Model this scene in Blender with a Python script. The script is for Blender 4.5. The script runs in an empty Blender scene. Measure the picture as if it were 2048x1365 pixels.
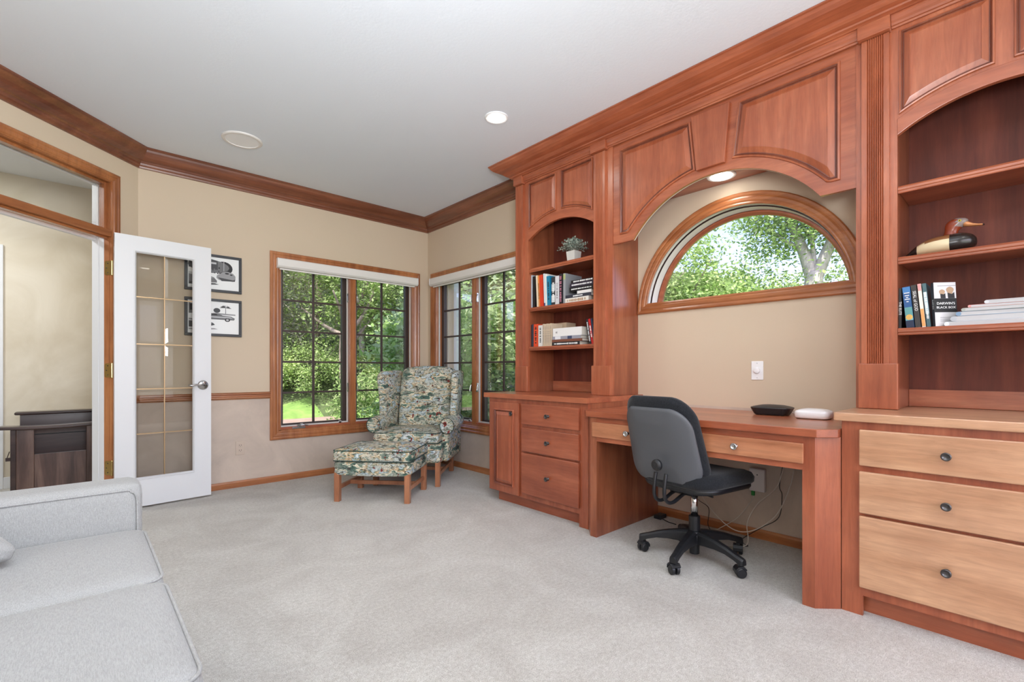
import bpy, bmesh, math, random
import numpy as np
from mathutils import Vector, Matrix
random.seed(7); RNG = np.random.default_rng(7)
SC = bpy.context.scene
COL = SC.collection
PI = math.pi
def srgb(r, g, b):
    f = lambda c: c/12.92 if c <= 0.04045 else ((c+0.055)/1.055)**2.4
    return (f(r/255), f(g/255), f(b/255), 1.0)

# ------------------------------------------------------------------ camera
CAM_H = 1.04; YAW = 42.43
cam = bpy.data.cameras.new('camera'); camo = bpy.data.objects.new('camera', cam); COL.objects.link(camo)
camo.location = (0, 0, CAM_H); camo.rotation_euler = (PI/2, 0, -math.radians(YAW))
cam.sensor_width = 36; cam.lens = 36*948/2048; cam.shift_y = 57.5/2048; cam.clip_start = 0.05; cam.clip_end = 300
SC.camera = camo

# ------------------------------------------------------------------ world, sun, daylight, fill lamps, exposure
w = bpy.data.worlds.new('world'); SC.world = w; w.use_nodes = True
nt = w.node_tree; nt.nodes.clear()
bg = nt.nodes.new('ShaderNodeBackground'); out = nt.nodes.new('ShaderNodeOutputWorld')
sky = nt.nodes.new('ShaderNodeTexSky'); sky.sky_type = 'NISHITA'; sky.sun_disc = False
sky.sun_elevation = math.radians(52); sky.sun_rotation = math.radians(215); sky.air_density = 1.1; sky.dust_density = 2.0; sky.ozone_density = 1.2
tint = nt.nodes.new('ShaderNodeVectorMath'); tint.operation = 'MULTIPLY'; tint.inputs[1].default_value = (1.02, .88, 1.10)
nt.links.new(sky.outputs[0], tint.inputs[0]); nt.links.new(tint.outputs[0], bg.inputs[0]); nt.links.new(bg.outputs[0], out.inputs[0])
bg.inputs[1].default_value = 0.28
def lamp(kind, name, loc, energy, color=(1, 1, 1), rot=(0, 0, 0), **kw):
    l = bpy.data.lights.new(name, kind); l.energy = energy; l.color = color
    for k, v in kw.items(): setattr(l, k, v)
    o = bpy.data.objects.new(name, l); o.location = loc; o.rotation_euler = rot; COL.objects.link(o); return o
lamp('SUN', 'sun', (0, 0, 20), 5.4, (1, .95, .87), (math.radians(27), 0, math.radians(-50)), angle=0.02)
# area lamp for the big windows behind the camera, then added fill lamps
lamp('AREA', 'daylight_rear', (1.1, -2.12, 1.45), 31, (.93, 1.0, 1.08), (PI/2, 0, 0), shape='RECTANGLE', size=3.2, size_y=1.9)
lamp('AREA', 'bounce_fill', (.15, -.40, 1.5), 60, (.94, 1.0, 1.07), (math.radians(142), 0, math.radians(6)), shape='DISK', size=.8)  # added fill, out of view, thrown up to brighten the ceiling
lamp('AREA', 'ceiling_fill', (.45, .80, 2.45), 13, (.95, 1.0, 1.05), (math.radians(72), 0, math.radians(14)), shape='DISK', size=1.1)  # added fill hung above the frame to lift the far walls
lamp('AREA', 'side_fill', (-.99, -.75, 1.5), 9, (.93, 1.0, 1.08), (0, -PI/2, 0), shape='RECTANGLE', size=1.7, size_y=2.2)  # added fill in front of the solid left wall, no window there
SC.view_settings.view_transform = 'Standard'; SC.view_settings.look = 'None'
SC.view_settings.gamma = 1; SC.view_settings.use_curve_mapping = False
SC.view_settings.exposure = 0.74
SC.cycles.max_bounces = 8; SC.cycles.diffuse_bounces = 6; SC.cycles.transparent_max_bounces = 16
SC.cycles.caustics_reflective = False; SC.cycles.caustics_refractive = False

# ------------------------------------------------------------------ materials
MATS = {}
def newmat(name):
    m = bpy.data.materials.new(name); m.use_nodes = True
    b = m.node_tree.nodes['Principled BSDF']; MATS[name] = m
    return m, m.node_tree, b
def plain(name, col, rough=.5, metal=0, spec=.5, emit=None, es=0):
    m, t, b = newmat(name); b.inputs['Base Color'].default_value = srgb(*col)
    b.inputs['Roughness'].default_value = rough; b.inputs['Metallic'].default_value = metal
    b.inputs['Specular IOR Level'].default_value = spec
    if emit: b.inputs['Emission Color'].default_value = srgb(*emit); b.inputs['Emission Strength'].default_value = es
    return m
def N(t, kind, **kw):
    n = t.nodes.new(kind)
    for k, v in kw.items():
        if hasattr(n, k): setattr(n, k, v)
        else: n.inputs[k].default_value = v
    return n
def ramp(t, fac, stops, interp='LINEAR'):
    r = t.nodes.new('ShaderNodeValToRGB'); r.color_ramp.interpolation = interp
    e = r.color_ramp.elements
    while len(e) < len(stops): e.new(0.5)
    for i, (p, c) in enumerate(stops): e[i].position = p; e[i].color = srgb(*c) if len(c) == 3 else c
    t.links.new(fac, r.inputs[0]); return r.outputs[0]
def coords(t, scale=(1, 1, 1), kind='Object'):
    tc = t.nodes.new('ShaderNodeTexCoord'); mp = t.nodes.new('ShaderNodeMapping')
    mp.inputs['Scale'].default_value = scale; t.links.new(tc.outputs[kind], mp.inputs[0]); return mp.outputs[0]
def noise(t, vec, scale, detail=4, rough=.5, dist=0):
    n = t.nodes.new('ShaderNodeTexNoise'); n.inputs['Scale'].default_value = scale
    n.inputs['Detail'].default_value = detail; n.inputs['Roughness'].default_value = rough; n.inputs['Distortion'].default_value = dist
    t.links.new(vec, n.inputs['Vector']); return n.outputs['Fac']
def mix(t, fac, a, b, mode='MIX'):
    n = t.nodes.new('ShaderNodeMix'); n.data_type = 'RGBA'; n.blend_type = mode
    for s, v in ((0, fac), (6, a), (7, b)):
        if isinstance(v, (int, float)): n.inputs[s].default_value = v
        elif isinstance(v, tuple): n.inputs[s].default_value = srgb(*v) if len(v) == 3 else v
        else: t.links.new(v, n.inputs[s])
    return n.outputs[2]
def bump(t, b, h, strength=.2, dist=.002):
    n = t.nodes.new('ShaderNodeBump'); n.inputs['Strength'].default_value = strength; n.inputs['Distance'].default_value = dist
    t.links.new(h, n.inputs['Height']); t.links.new(n.outputs[0], b.inputs['Normal'])
def wood(name, dark, mid, light, axis='z', rough=.32, coat=.45, scale=1.0):
    m, t, b = newmat(name)
    s = {'z': (1, 1, .09), 'y': (1, .09, 1), 'x': (.09, 1, 1)}[axis]
    v = coords(t, s)
    big = noise(t, v, 7*scale, 3, .5, 1.2)
    fine = noise(t, v, 70*scale, 6, .65, .6)
    blot = noise(t, coords(t), 3.2, 3, .6)
    c = ramp(t, big, [(.28, dark), (.5, mid), (.74, light)])
    f = ramp(t, fine, [(.3, (176, 168, 160)), (.62, (255, 255, 255))])
    c = mix(t, .42, c, f, 'MULTIPLY')
    g = ramp(t, blot, [(.3, (205, 190, 186)), (.7, (255, 255, 255))])
    c = mix(t, .6, c, g, 'MULTIPLY')
    t.links.new(c, b.inputs['Base Color'])
    b.inputs['Roughness'].default_value = rough; b.inputs['Coat Weight'].default_value = coat; b.inputs['Coat Roughness'].default_value = .22
    bump(t, b, fine, .05, .001)
    return m
CH = ((154, 79, 50), (176, 98, 65), (195, 119, 84))
for ax in 'zyx':
    wood('cherry_'+ax, *CH, axis=ax)
    wood('trim_'+ax, (150, 90, 50), (178, 112, 66), (200, 134, 84), axis=ax)
    wood('crown_'+ax, (110, 62, 42), (130, 76, 52), (148, 92, 64), axis=ax)
wood('cherry_mid', (172, 108, 74), (190, 126, 88), (206, 144, 106), axis='y')
wood('cherry_light', (194, 145, 108), (209, 163, 126), (221, 177, 140), axis='y')
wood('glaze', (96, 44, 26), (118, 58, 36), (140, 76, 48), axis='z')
for ax in 'zy': wood('cherry_red_'+ax, (150, 78, 52), (172, 94, 64), (190, 112, 80), axis=ax)
wood('cherry_back_shaded', (92, 40, 26), (114, 52, 36), (134, 68, 48), axis='z', rough=.6, coat=0)  # shade inside the bookcases put into the colour as a darker cherry
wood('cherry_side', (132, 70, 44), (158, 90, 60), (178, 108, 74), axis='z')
wood('leg_wood', (150, 92, 62), (178, 118, 82), (194, 136, 100), axis='z', rough=.4)
wood('walnut', (66, 46, 40), (98, 74, 66), (132, 106, 94), axis='z', rough=.3, scale=1.6)
wood('walnut_dark', (44, 28, 26), (62, 42, 38), (80, 58, 52), axis='x', rough=.3)

def wall_mat(name, upper, lower, split=.80):
    m, t, b = newmat(name)
    g = t.nodes.new('ShaderNodeNewGeometry'); sp = t.nodes.new('ShaderNodeSeparateXYZ'); t.links.new(g.outputs['Position'], sp.inputs[0])
    mt = t.nodes.new('ShaderNodeMath'); mt.operation = 'GREATER_THAN'; mt.inputs[1].default_value = split; t.links.new(sp.outputs[2], mt.inputs[0])
    n = noise(t, coords(t), 2.6, 7, .62, .8)
    lo = ramp(t, n, [(.3, tuple(int(c*.93) for c in lower)), (.7, tuple(min(255, int(c*1.06)) for c in lower))])
    up = ramp(t, noise(t, coords(t), 1.3, 3, .5), [(.3, tuple(int(c*.985) for c in upper)), (.7, upper)])
    t.links.new(mix(t, mt.outputs[0], lo, up), b.inputs['Base Color']); b.inputs['Roughness'].default_value = .7; b.inputs['Specular IOR Level'].default_value = .25
    bump(t, b, noise(t, coords(t), 90, 3), .08, .001); return m
wall_mat('wall_paint', (208, 190, 167), (196, 180, 166))
def mottled(name, a, c, sc=2.0, rough=.6):
    m, t, b = newmat(name)
    t.links.new(ramp(t, noise(t, coords(t), sc, 6, .6, 1.0), [(.3, a), (.7, c)]), b.inputs['Base Color'])
    b.inputs['Roughness'].default_value = rough; return m
mottled('hall_paint', (204, 192, 170), (224, 215, 198), 1.6)
def ceil_mat():
    m, t, b = newmat('ceiling_paint'); b.inputs['Base Color'].default_value = srgb(226, 231, 238); b.inputs['Roughness'].default_value = .8
    b.inputs['Specular IOR Level'].default_value = .2
    bump(t, b, noise(t, coords(t), 60, 4, .6), .25, .003)
ceil_mat()
def carpet_mat():
    m, t, b = newmat('carpet')
    v = coords(t)
    fine = noise(t, v, 260, 3, .75); mid = noise(t, v, 60, 4, .7); big = noise(t, v, 2.2, 5, .6, 1.4)
    c = ramp(t, fine, [(.3, (168, 166, 161)), (.5, (215, 214, 209)), (.7, (242, 242, 239))])
    c = mix(t, .55, c, ramp(t, mid, [(.3, (196, 190, 184)), (.65, (255, 255, 255))]), 'MULTIPLY')
    c = mix(t, .8, c, ramp(t, big, [(.3, (224, 219, 214)), (.7, (255, 253, 250))]), 'MULTIPLY')
    t.links.new(c, b.inputs['Base Color']); b.inputs['Roughness'].default_value = 1; b.inputs['Specular IOR Level'].default_value = .05
    b.inputs['Sheen Weight'].default_value = .2
    bump(t, b, fine, .7, .006)
carpet_mat()
def fabric_mat(name, a, c, wv=420):
    m, t, b = newmat(name)
    v1 = coords(t, (1, 1, .12)); v2 = coords(t, (1, .12, 1)); 
    n = mix(t, .5, noise(t, v1, wv, 2, .6), noise(t, v2, wv*.8, 2, .6))
    t.links.new(ramp(t, n, [(.35, a), (.62, c)]), b.inputs['Base Color']); b.inputs['Roughness'].default_value = .95
    b.inputs['Specular IOR Level'].default_value = .1; b.inputs['Sheen Weight'].default_value = .15
    bump(t, b, n, .3, .0012); return m
fabric_mat('sofa_linen', (140, 140, 139), (164, 164, 163), 620)
fabric_mat('sofa_piping', (140, 140, 139), (164, 164, 163))
fabric_mat('black_fabric', (20, 21, 24), (44, 46, 50), 500)
def tapestry():
    m, t, b = newmat('tapestry')
    v = coords(t, (1, 1, 2.2))
    warp = t.nodes.new('ShaderNodeTexNoise'); warp.inputs['Scale'].default_value = 16; warp.inputs['Detail'].default_value = 5; t.links.new(v, warp.inputs['Vector'])
    add = t.nodes.new('ShaderNodeVectorMath'); add.operation = 'MULTIPLY_ADD'; t.links.new(warp.outputs['Color'], add.inputs[0])
    add.inputs[1].default_value = (.09, .09, .08); t.links.new(v, add.inputs[2])
    A = noise(t, add.outputs[0], 7.0, 3, .55, .3)
    c = ramp(t, A, [(0, (60, 56, 54)), (.33, (66, 98, 88)), (.405, (112, 138, 122)), (.445, (226, 218, 194)), (.49, (204, 172, 130)), (.52, (128, 142, 116)), (.55, (176, 196, 204)), (.60, (222, 228, 226)), (.635, (112, 92, 84)), (.66, (84, 114, 104))], 'CONSTANT')
    B = noise(t, coords(t, (1, 1, 1.5)), 30, 4, .7, 1.0)
    sp = ramp(t, B, [(0, (44, 46, 46)), (.38, (76, 106, 92)), (.42, (226, 218, 196)), (.47, (146, 154, 132)), (.52, (224, 228, 224)), (.57, (164, 140, 110)), (.61, (70, 62, 60))], 'CONSTANT')
    K = noise(t, v, 5, 2, .5)
    kf = ramp(t, K, [(.4, (60, 60, 60)), (.6, (215, 215, 215))])
    c = mix(t, kf, c, sp, 'MIX')
    R = noise(t, coords(t), 21, 1, .4)
    rr = ramp(t, R, [(0, (0, 0, 0)), (.705, (255, 255, 255))], 'CONSTANT')
    c = mix(t, rr, c, (132, 62, 54))
    D = noise(t, coords(t, (1, 1, 2.6)), 17, 6, .72, 1.6)
    dk = ramp(t, D, [(.41, (60, 58, 56)), (.455, (240, 240, 240)), (.6, (255, 255, 255))])
    c = mix(t, .9, c, dk, 'MULTIPLY')
    t.links.new(c, b.inputs['Base Color']); b.inputs['Roughness'].default_value = .8; b.inputs['Specular IOR Level'].default_value = .25
    bump(t, b, noise(t, coords(t), 500, 2), .25, .001)
tapestry()
plain('white_paint', (222, 223, 225), .35); plain('white_plastic', (238, 239, 241), .3); plain('shade_white', (226, 222, 218), .6)
plain('ivory_plastic', (196, 178, 162), .35); plain('grey_plate', (214, 208, 206), .4)
plain('bronze', (62, 48, 44), .45); plain('screen_frame', (205, 202, 198), .5)
plain('brass', (200, 170, 110), .25, 1); plain('nickel', (196, 196, 196), .22, 1); plain('pewter', (92, 90, 90), .28, .9)
plain('came', (168, 142, 108), .3, .8)
plain('black_plastic', (26, 27, 30), .42); plain('shell_plastic', (82, 84, 88), .5); plain('black_gloss', (14, 14, 16), .25)
plain('chrome', (225, 225, 225), .12, 1); plain('dark', (8, 8, 8), .6)
plain('cable_white', (206, 198, 188), .5); plain('cable_green', (40, 140, 60), .5)
plain('frame_black', (40, 42, 46), .4); plain('mat_white', (232, 233, 232), .3)
plain('piping_dark', (46, 66, 60), .8); plain('pot_white', (200, 198, 192), .8)
plain('pink_print', (190, 120, 140), .5)
for g in (30, 70, 110, 150, 190): plain('grey%d' % g, (g, g, g+2), .6)
plain('lamp_glow', (255, 255, 255), .5, emit=(255, 250, 240), es=9)
def glass_mat(name, tint=(1, 1, 1, 1), refl=1.0, rough=0.0):
    m = bpy.data.materials.new(name); m.use_nodes = True; t = m.node_tree; t.nodes.clear(); MATS[name] = m
    o = t.nodes.new('ShaderNodeOutputMaterial'); tr = t.nodes.new('ShaderNodeBsdfTransparent'); gl = t.nodes.new('ShaderNodeBsdfGlossy')
    fr = t.nodes.new('ShaderNodeFresnel'); fr.inputs[0].default_value = 1.45; mx = t.nodes.new('ShaderNodeMixShader')
    mt = t.nodes.new('ShaderNodeMath'); mt.operation = 'MULTIPLY'; mt.inputs[1].default_value = refl; t.links.new(fr.outputs[0], mt.inputs[0])
    tr.inputs[0].default_value = tint; gl.inputs['Roughness'].default_value = rough
    t.links.new(mt.outputs[0], mx.inputs[0]); t.links.new(tr.outputs[0], mx.inputs[1]); t.links.new(gl.outputs[0], mx.inputs[2]); t.links.new(mx.outputs[0], o.inputs[0])
    return m
glass_mat('glass', (.97, .98, .97, 1), .4); glass_mat('transom_glass', (.97, .97, .96, 1), .22); glass_mat('door_glass', (.88, .88, .87, 1), .5)
def foliage_mat(name, cols, trans=.35):
    m = bpy.data.materials.new(name); m.use_nodes = True; t = m.node_tree; t.nodes.clear(); MATS[name] = m
    g = t.nodes.new('ShaderNodeNewGeometry')
    c = ramp(t, g.outputs['Random Per Island'], [(i/(len(cols)-1), c) for i, c in enumerate(cols)])
    o = t.nodes.new('ShaderNodeOutputMaterial'); d = t.nodes.new('ShaderNodeBsdfDiffuse'); tl = t.nodes.new('ShaderNodeBsdfTranslucent'); mx = t.nodes.new('ShaderNodeMixShader')
    mx.inputs[0].default_value = trans
    t.links.new(c, d.inputs[0]); t.links.new(c, tl.inputs[0]); t.links.new(d.outputs[0], mx.inputs[1]); t.links.new(tl.outputs[0], mx.inputs[2]); t.links.new(mx.outputs[0], o.inputs[0])
foliage_mat('leaf_bright', [(128, 160, 84), (160, 190, 112), (198, 216, 156), (118, 146, 86)])
foliage_mat('leaf_mid', [(100, 126, 76), (136, 160, 98), (172, 190, 132), (116, 122, 92)])
foliage_mat('leaf_dark', [(70, 92, 60), (94, 118, 76), (124, 142, 100), (100, 98, 82)])
foliage_mat('leaf_lime', [(156, 184, 100), (186, 208, 132), (212, 226, 168), (138, 164, 92)])
foliage_mat('leaf_plant', [(84, 98, 88), (120, 134, 124), (176, 186, 172), (62, 76, 68)], .1)
foliage_mat('leaf_grey', [(158, 158, 146), (182, 184, 168), (150, 172, 112), (176, 196, 130)])
foliage_mat('leaf_shrub', [(140, 176, 96), (182, 206, 140), (214, 226, 190), (120, 152, 90)], .45)
foliage_mat('twig', [(120, 112, 100), (150, 142, 128), (176, 168, 156)], 0)
mottled('bark', (104, 94, 84), (150, 140, 128), 9, .9); mottled('bark_pale', (150, 144, 138), (196, 190, 184), 7, .9)
mottled('hill_soil', (52, 66, 36), (88, 104, 60), 1.2, 1); mottled('path_gravel', (126, 106, 94), (158, 136, 122), 3, 1)
mottled('lawn', (84, 116, 52), (122, 152, 76), 2.5, 1)

# ------------------------------------------------------------------ mesh helpers
OFF = {}
class MB:
    def __init__(s): s.v = []; s.f = []; s.m = []; s.T = None; s.mi = 0
    def add(s, vs, fs):
        o = len(s.v)
        s.v += [tuple(s.T @ Vector(p)) for p in vs] if s.T is not None else [tuple(p) for p in vs]
        s.f += [tuple(o+i for i in f) for f in fs]; s.m += [s.mi]*len(fs); return s
    def box(s, x0, x1, y0, y1, z0, z1):
        vs = [(x, y, z) for z in (z0, z1) for y in (y0, y1) for x in (x0, x1)]
        return s.add(vs, [(0, 2, 3, 1), (4, 5, 7, 6), (0, 1, 5, 4), (2, 6, 7, 3), (0, 4, 6, 2), (1, 3, 7, 5)])
    def prism(s, poly, ax, a, b):
        # poly: list of 2D points, extruded along ax from a to b; ax 'x': (y,z) 'y': (x,z) 'z': (x,y)
        f = {'x': lambda p, c: (c, p[0], p[1]), 'y': lambda p, c: (p[0], c, p[1]), 'z': lambda p, c: (p[0], p[1], c)}[ax]
        n = len(poly)
        area = sum(poly[i][0]*poly[(i+1) % n][1]-poly[(i+1) % n][0]*poly[i][1] for i in range(n))
        flip = (area < 0) ^ (ax == 'y') ^ (a > b)
        vs = [f(p, a) for p in poly]+[f(p, b) for p in poly]
        fs = [tuple(range(n-1, -1, -1)), tuple(range(n, 2*n))]+[(i, (i+1) % n, n+(i+1) % n, n+i) for i in range(n)]
        if flip: fs = [tuple(reversed(q)) for q in fs]
        return s.add(vs, fs)
    def tube(s, pts, r, n=10, cap=True, closed=False):
        pts = [Vector(p) for p in pts]; m = len(pts); rs = r if isinstance(r, (list, tuple)) else [r]*m
        vs = []; up = None
        for i, p in enumerate(pts):
            if closed: d = pts[(i+1) % m]-pts[i-1]
            else: d = (pts[min(i+1, m-1)]-pts[max(i-1, 0)])
            d.normalize()
            if up is None: up = Vector((0, 0, 1)) if abs(d.z) < .9 else Vector((1, 0, 0))
            a = d.cross(up); a.normalize(); b2 = a.cross(d); up = b2
            for k in range(n):
                t = 2*PI*k/n; vs.append(p+(a*math.cos(t)+b2*math.sin(t))*rs[i])
        fs = []
        for i in range(m if closed else m-1):
            j = (i+1) % m
            for k in range(n): fs.append((i*n+k, j*n+k, j*n+(k+1) % n, i*n+(k+1) % n))
        if cap and not closed: fs += [tuple(range(n)), tuple(range(m*n-1, (m-1)*n-1, -1))]
        return s.add(vs, fs)
    def lathe(s, prof, c=(0, 0, 0), ax='z', n=24):
        # prof: (radius, height) pairs
        f = {'z': lambda r, h, t: (c[0]+r*math.cos(t), c[1]+r*math.sin(t), c[2]+h),
             'x': lambda r, h, t: (c[0]+h, c[1]+r*math.cos(t), c[2]+r*math.sin(t)),
             'y': lambda r, h, t: (c[0]+r*math.sin(t), c[1]+h, c[2]+r*math.cos(t))}[ax]
        vs = [f(max(r, 1e-5), h, 2*PI*k/n) for r, h in prof for k in range(n)]
        fs = [(i*n+k, i*n+(k+1) % n, (i+1)*n+(k+1) % n, (i+1)*n+k) for i in range(len(prof)-1) for k in range(n)]
        fs += [tuple(range(n-1, -1, -1)), tuple((len(prof)-1)*n+k for k in range(n))]
        return s.add(vs, fs)
    def rings(s, rings, cap0=True, cap1=True):
        n = len(rings[0]); vs = [p for r in rings for p in r]
        fs = [(i*n+k, i*n+(k+1) % n, (i+1)*n+(k+1) % n, (i+1)*n+k) for i in range(len(rings)-1) for k in range(n)]
        if cap0: fs.append(tuple(range(n-1, -1, -1)))
        if cap1: fs.append(tuple((len(rings)-1)*n+k for k in range(n)))
        return s.add(vs, fs)
    def softbox(s, x0, x1, y0, y1, z0, z1, r=.04, crown=0, n=10, fn=None):
        # rounded, crowned cushion block; fn(u,v,w,P)->P deforms it (u,v,w in -1..1)
        c = Vector(((x0+x1)/2, (y0+y1)/2, (z0+z1)/2)); h = Vector(((x1-x0)/2, (y1-y0)/2, (z1-z0)/2))
        r = min(r, h.x, h.y, h.z); ln = []
        e = [-1+2*i/n for i in range(n+1)]
        idx = {}; vs = []; fs = []
        def P(u, v, q):
            k = (round(u, 5), round(v, 5), round(q, 5))
            if k not in idx:
                def st(a, H):  # concentrate samples near the edges
                    return math.copysign(1-(1-abs(a))**1.5 if H > 2*r else abs(a), a)
                p = Vector((st(u, h.x)*h.x, st(v, h.y)*h.y, st(q, h.z)*h.z))
                inner = Vector([max(-(h[i]-r), min(h[i]-r, p[i])) for i in range(3)])
                d = p-inner
                if d.length > 1e-9: p = inner+d.normalized()*r
                if crown: p.z += crown*(1-(p.x/h.x)**2)*(1-(p.y/h.y)**2)*(1 if p.z > 0 else .0 if p.z == 0 else -.3)
                p = c+p
                if fn: p = Vector(fn(u, v, q, p))
                idx[k] = len(vs); vs.append(p)
            return idx[k]
        for i in range(n):
            for j in range(n):
                a, b, cc, d = e[i], e[i+1], e[j], e[j+1]
                for sgn in (-1, 1):
                    q1 = [P(a, cc, sgn), P(b, cc, sgn), P(b, d, sgn), P(a, d, sgn)]
                    q2 = [P(a, sgn, cc), P(a, sgn, d), P(b, sgn, d), P(b, sgn, cc)]
                    q3 = [P(sgn, a, cc), P(sgn, b, cc), P(sgn, b, d), P(sgn, a, d)]
                    for q in (q1, q2, q3): fs.append(tuple(q if sgn > 0 else reversed(q)))
        return s.add(vs, fs)
    def build(s, name, mat, parent=None, bevel=0, smooth=False, sub=0, auto=False):
        me = bpy.data.meshes.new(name)
        off = OFF.get(parent.name, Vector((0, 0, 0))) if parent else Vector((0, 0, 0))
        me.from_pydata([(p[0]-off.x, p[1]-off.y, p[2]-off.z) for p in s.v], [], s.f)
        mats = mat if isinstance(mat, (list, tuple)) else [mat]
        for m in mats: me.materials.append(MATS[m] if isinstance(m, str) else m)
        if len(mats) > 1: me.polygons.foreach_set('material_index', s.m)
        if smooth: me.polygons.foreach_set('use_smooth', [True]*len(me.polygons))
        me.update()
        o = bpy.data.objects.new(name, me); COL.objects.link(o)
        if parent: o.parent = parent
        OFF[o.name] = off
        if bevel:
            md = o.modifiers.new('bevel', 'BEVEL'); md.width = bevel; md.segments = 2; md.limit_method = 'ANGLE'; md.angle_limit = math.radians(40)
        if sub:
            md = o.modifiers.new('sub', 'SUBSURF'); md.levels = sub; md.render_levels = sub
        return o
def tag(o, label=None, cat=None, group=None, kind=None):
    if label: o['label'] = label
    if cat: o['category'] = cat
    if group: o['group'] = group
    if kind: o['kind'] = kind
    return o
def thing(name, label, cat, loc=(0, 0, 0), rz=0, group=None, local=False, kind=None):
    o = bpy.data.objects.new(name, None); COL.objects.link(o); o.location = loc; o.rotation_euler = (0, 0, rz); o.empty_display_size = .1
    OFF[o.name] = Vector((0, 0, 0)) if local else Vector(loc)
    return tag(o, label, cat, group, kind)
def struct(name, mb, mat, label=None, **kw):
    o = mb.build(name, mat, **kw); return tag(o, label, None, None, 'structure')
def copy_tree(o, parent=None):
    c = o.copy(); COL.objects.link(c)
    if parent: c.parent = parent
    OFF[c.name] = OFF[o.name]
    for ch in list(o.children): copy_tree(ch, c)
    return c
def text_mesh(body, size, extrude=.0003, align='CENTER'):
    cu = bpy.data.curves.new('t', 'FONT'); cu.body = body; cu.size = size; cu.extrude = extrude; cu.align_x = align; cu.align_y = 'CENTER'; cu.resolution_u = 2
    o = bpy.data.objects.new('t', cu); COL.objects.link(o)
    dg = bpy.context.evaluated_depsgraph_get(); dg.update()
    me = bpy.data.meshes.new_from_object(o.evaluated_get(dg)); bpy.data.objects.remove(o); return me
def lettering(name, body, size, mat, parent, M, align='CENTER', wide=1.0):
    me = text_mesh(body, size, align=align); me.transform(Matrix.Diagonal((wide, 1, 1, 1))); me.transform(M); me.materials.clear(); me.materials.append(MATS[mat])
    for p in me.polygons: p.material_index = 0
    o = bpy.data.objects.new(name, me); COL.objects.link(o); o.parent = parent; OFF[o.name] = OFF[parent.name]; return o
def offset_poly(poly, d):
    n = len(poly); A = sum(poly[i][0]*poly[(i+1) % n][1]-poly[(i+1) % n][0]*poly[i][1] for i in range(n))
    sg = 1 if A > 0 else -1; outp = []
    for i in range(n):
        p0, p1, p2 = Vector(poly[i-1]), Vector(poly[i]), Vector(poly[(i+1) % n])
        a = (p1-p0).normalized(); b = (p2-p1).normalized()
        na = Vector((-a.y, a.x))*sg; nb = Vector((-b.y, b.x))*sg
        m = (na+nb); m = m/max(.25, m.length_squared)*2
        outp.append((p1.x+m.x*d, p1.y+m.y*d))
    return outp
PANEL = [(0, 0), (.002, .008), (.009, .010), (.015, .006), (.018, .0004), (.022, .0004), (.046, .0105), (.0475, .0105), (.0485, .0085)]
def panel(mb, poly, x, prof=PANEL, sx=-1, k=1.0):
    """raised panel on the plane X=x, facing -X; poly in (y,z)"""
    n = len(poly); A = sum(poly[i][0]*poly[(i+1) % n][1]-poly[(i+1) % n][0]*poly[i][1] for i in range(n))
    if A > 0: poly = poly[::-1]
    rr = []
    for ins, h in prof:
        q = offset_poly(poly, ins*k); rr.append([(x+sx*h, p[0], p[1]) for p in q])
    mb.rings(rr, cap0=False); glaze(mb, len(rr), len(rr[0])); return mb
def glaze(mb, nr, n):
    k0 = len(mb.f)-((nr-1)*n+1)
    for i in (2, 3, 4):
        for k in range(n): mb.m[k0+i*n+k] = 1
def panel_fn(mb, x, y0, y1, y0t, y1t, ztop, bot, prof=PANEL, k=1.0, n=18):
    """raised panel with straight (maybe slanted) sides, level top and curved bottom bot(y, inset); rings built analytically"""
    rr = []
    for ins, h in prof:
        o = ins*k; zt = ztop-o
        def side(ya, yb, z): return ya+(yb-ya)*(z-bot(ya, 0))/(ztop-bot(ya, 0))
        def edge(lo):   # bottom corner where the inset side meets the inset curve
            y = (y0+o) if lo else (y1-o)
            for _ in range(6):
                z = bot(y, o); y = side(y0, y0t, z)+o if lo else side(y1, y1t, z)-o
            return y
        a, b = edge(True), edge(False)
        q = [(a+(b-a)*i/n, bot(a+(b-a)*i/n, o)) for i in range(n+1)]+[(side(y1, y1t, zt)-o, zt), (side(y0, y0t, zt)+o, zt)]
        rr.append([(x-h, p[0], p[1]) for p in q[::-1]])
    mb.rings(rr, cap0=False); glaze(mb, len(rr), len(rr[0])); return mb
def knob(parent, x, y, z, mat='pewter', r=.016):
    m = MB().lathe([(.011, 0), (.011, -.003), (.006, -.006), (.0055, -.016), (.012, -.019), (r, -.023), (r, -.027), (r*.7, -.029), (r*.66, -.027), (.001, -.026)], (x, y, z), 'x', 20)
    return m.build('knob', mat, parent, smooth=True)

# ------------------------------------------------------------------ the room shell
CEIL = 2.765; YB = 4.735; XR = 3.0; XA = 3.10; YS = 2.985; XL = -1.025; YR = -2.2
P0 = Vector((.345, 4.735)); D = Vector((-.7213, -.6926)); NB = Vector((-.6926, .7213))   # angled wall: start, direction, away from the room
DW = P0+D*1.9
XL = DW.x
RZ = math.atan2(D.y, D.x)
fl = MB().box(-3.2, 3.3, YR-.2, 6.3, -.12, 0)
struct('floor', fl, 'carpet', 'cut pile beige carpet')
struct('ceiling', MB().box(-3.2, 3.5, YR-.3, 6.4, CEIL, CEIL+.2), 'ceiling_paint', 'white painted ceiling')
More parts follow.
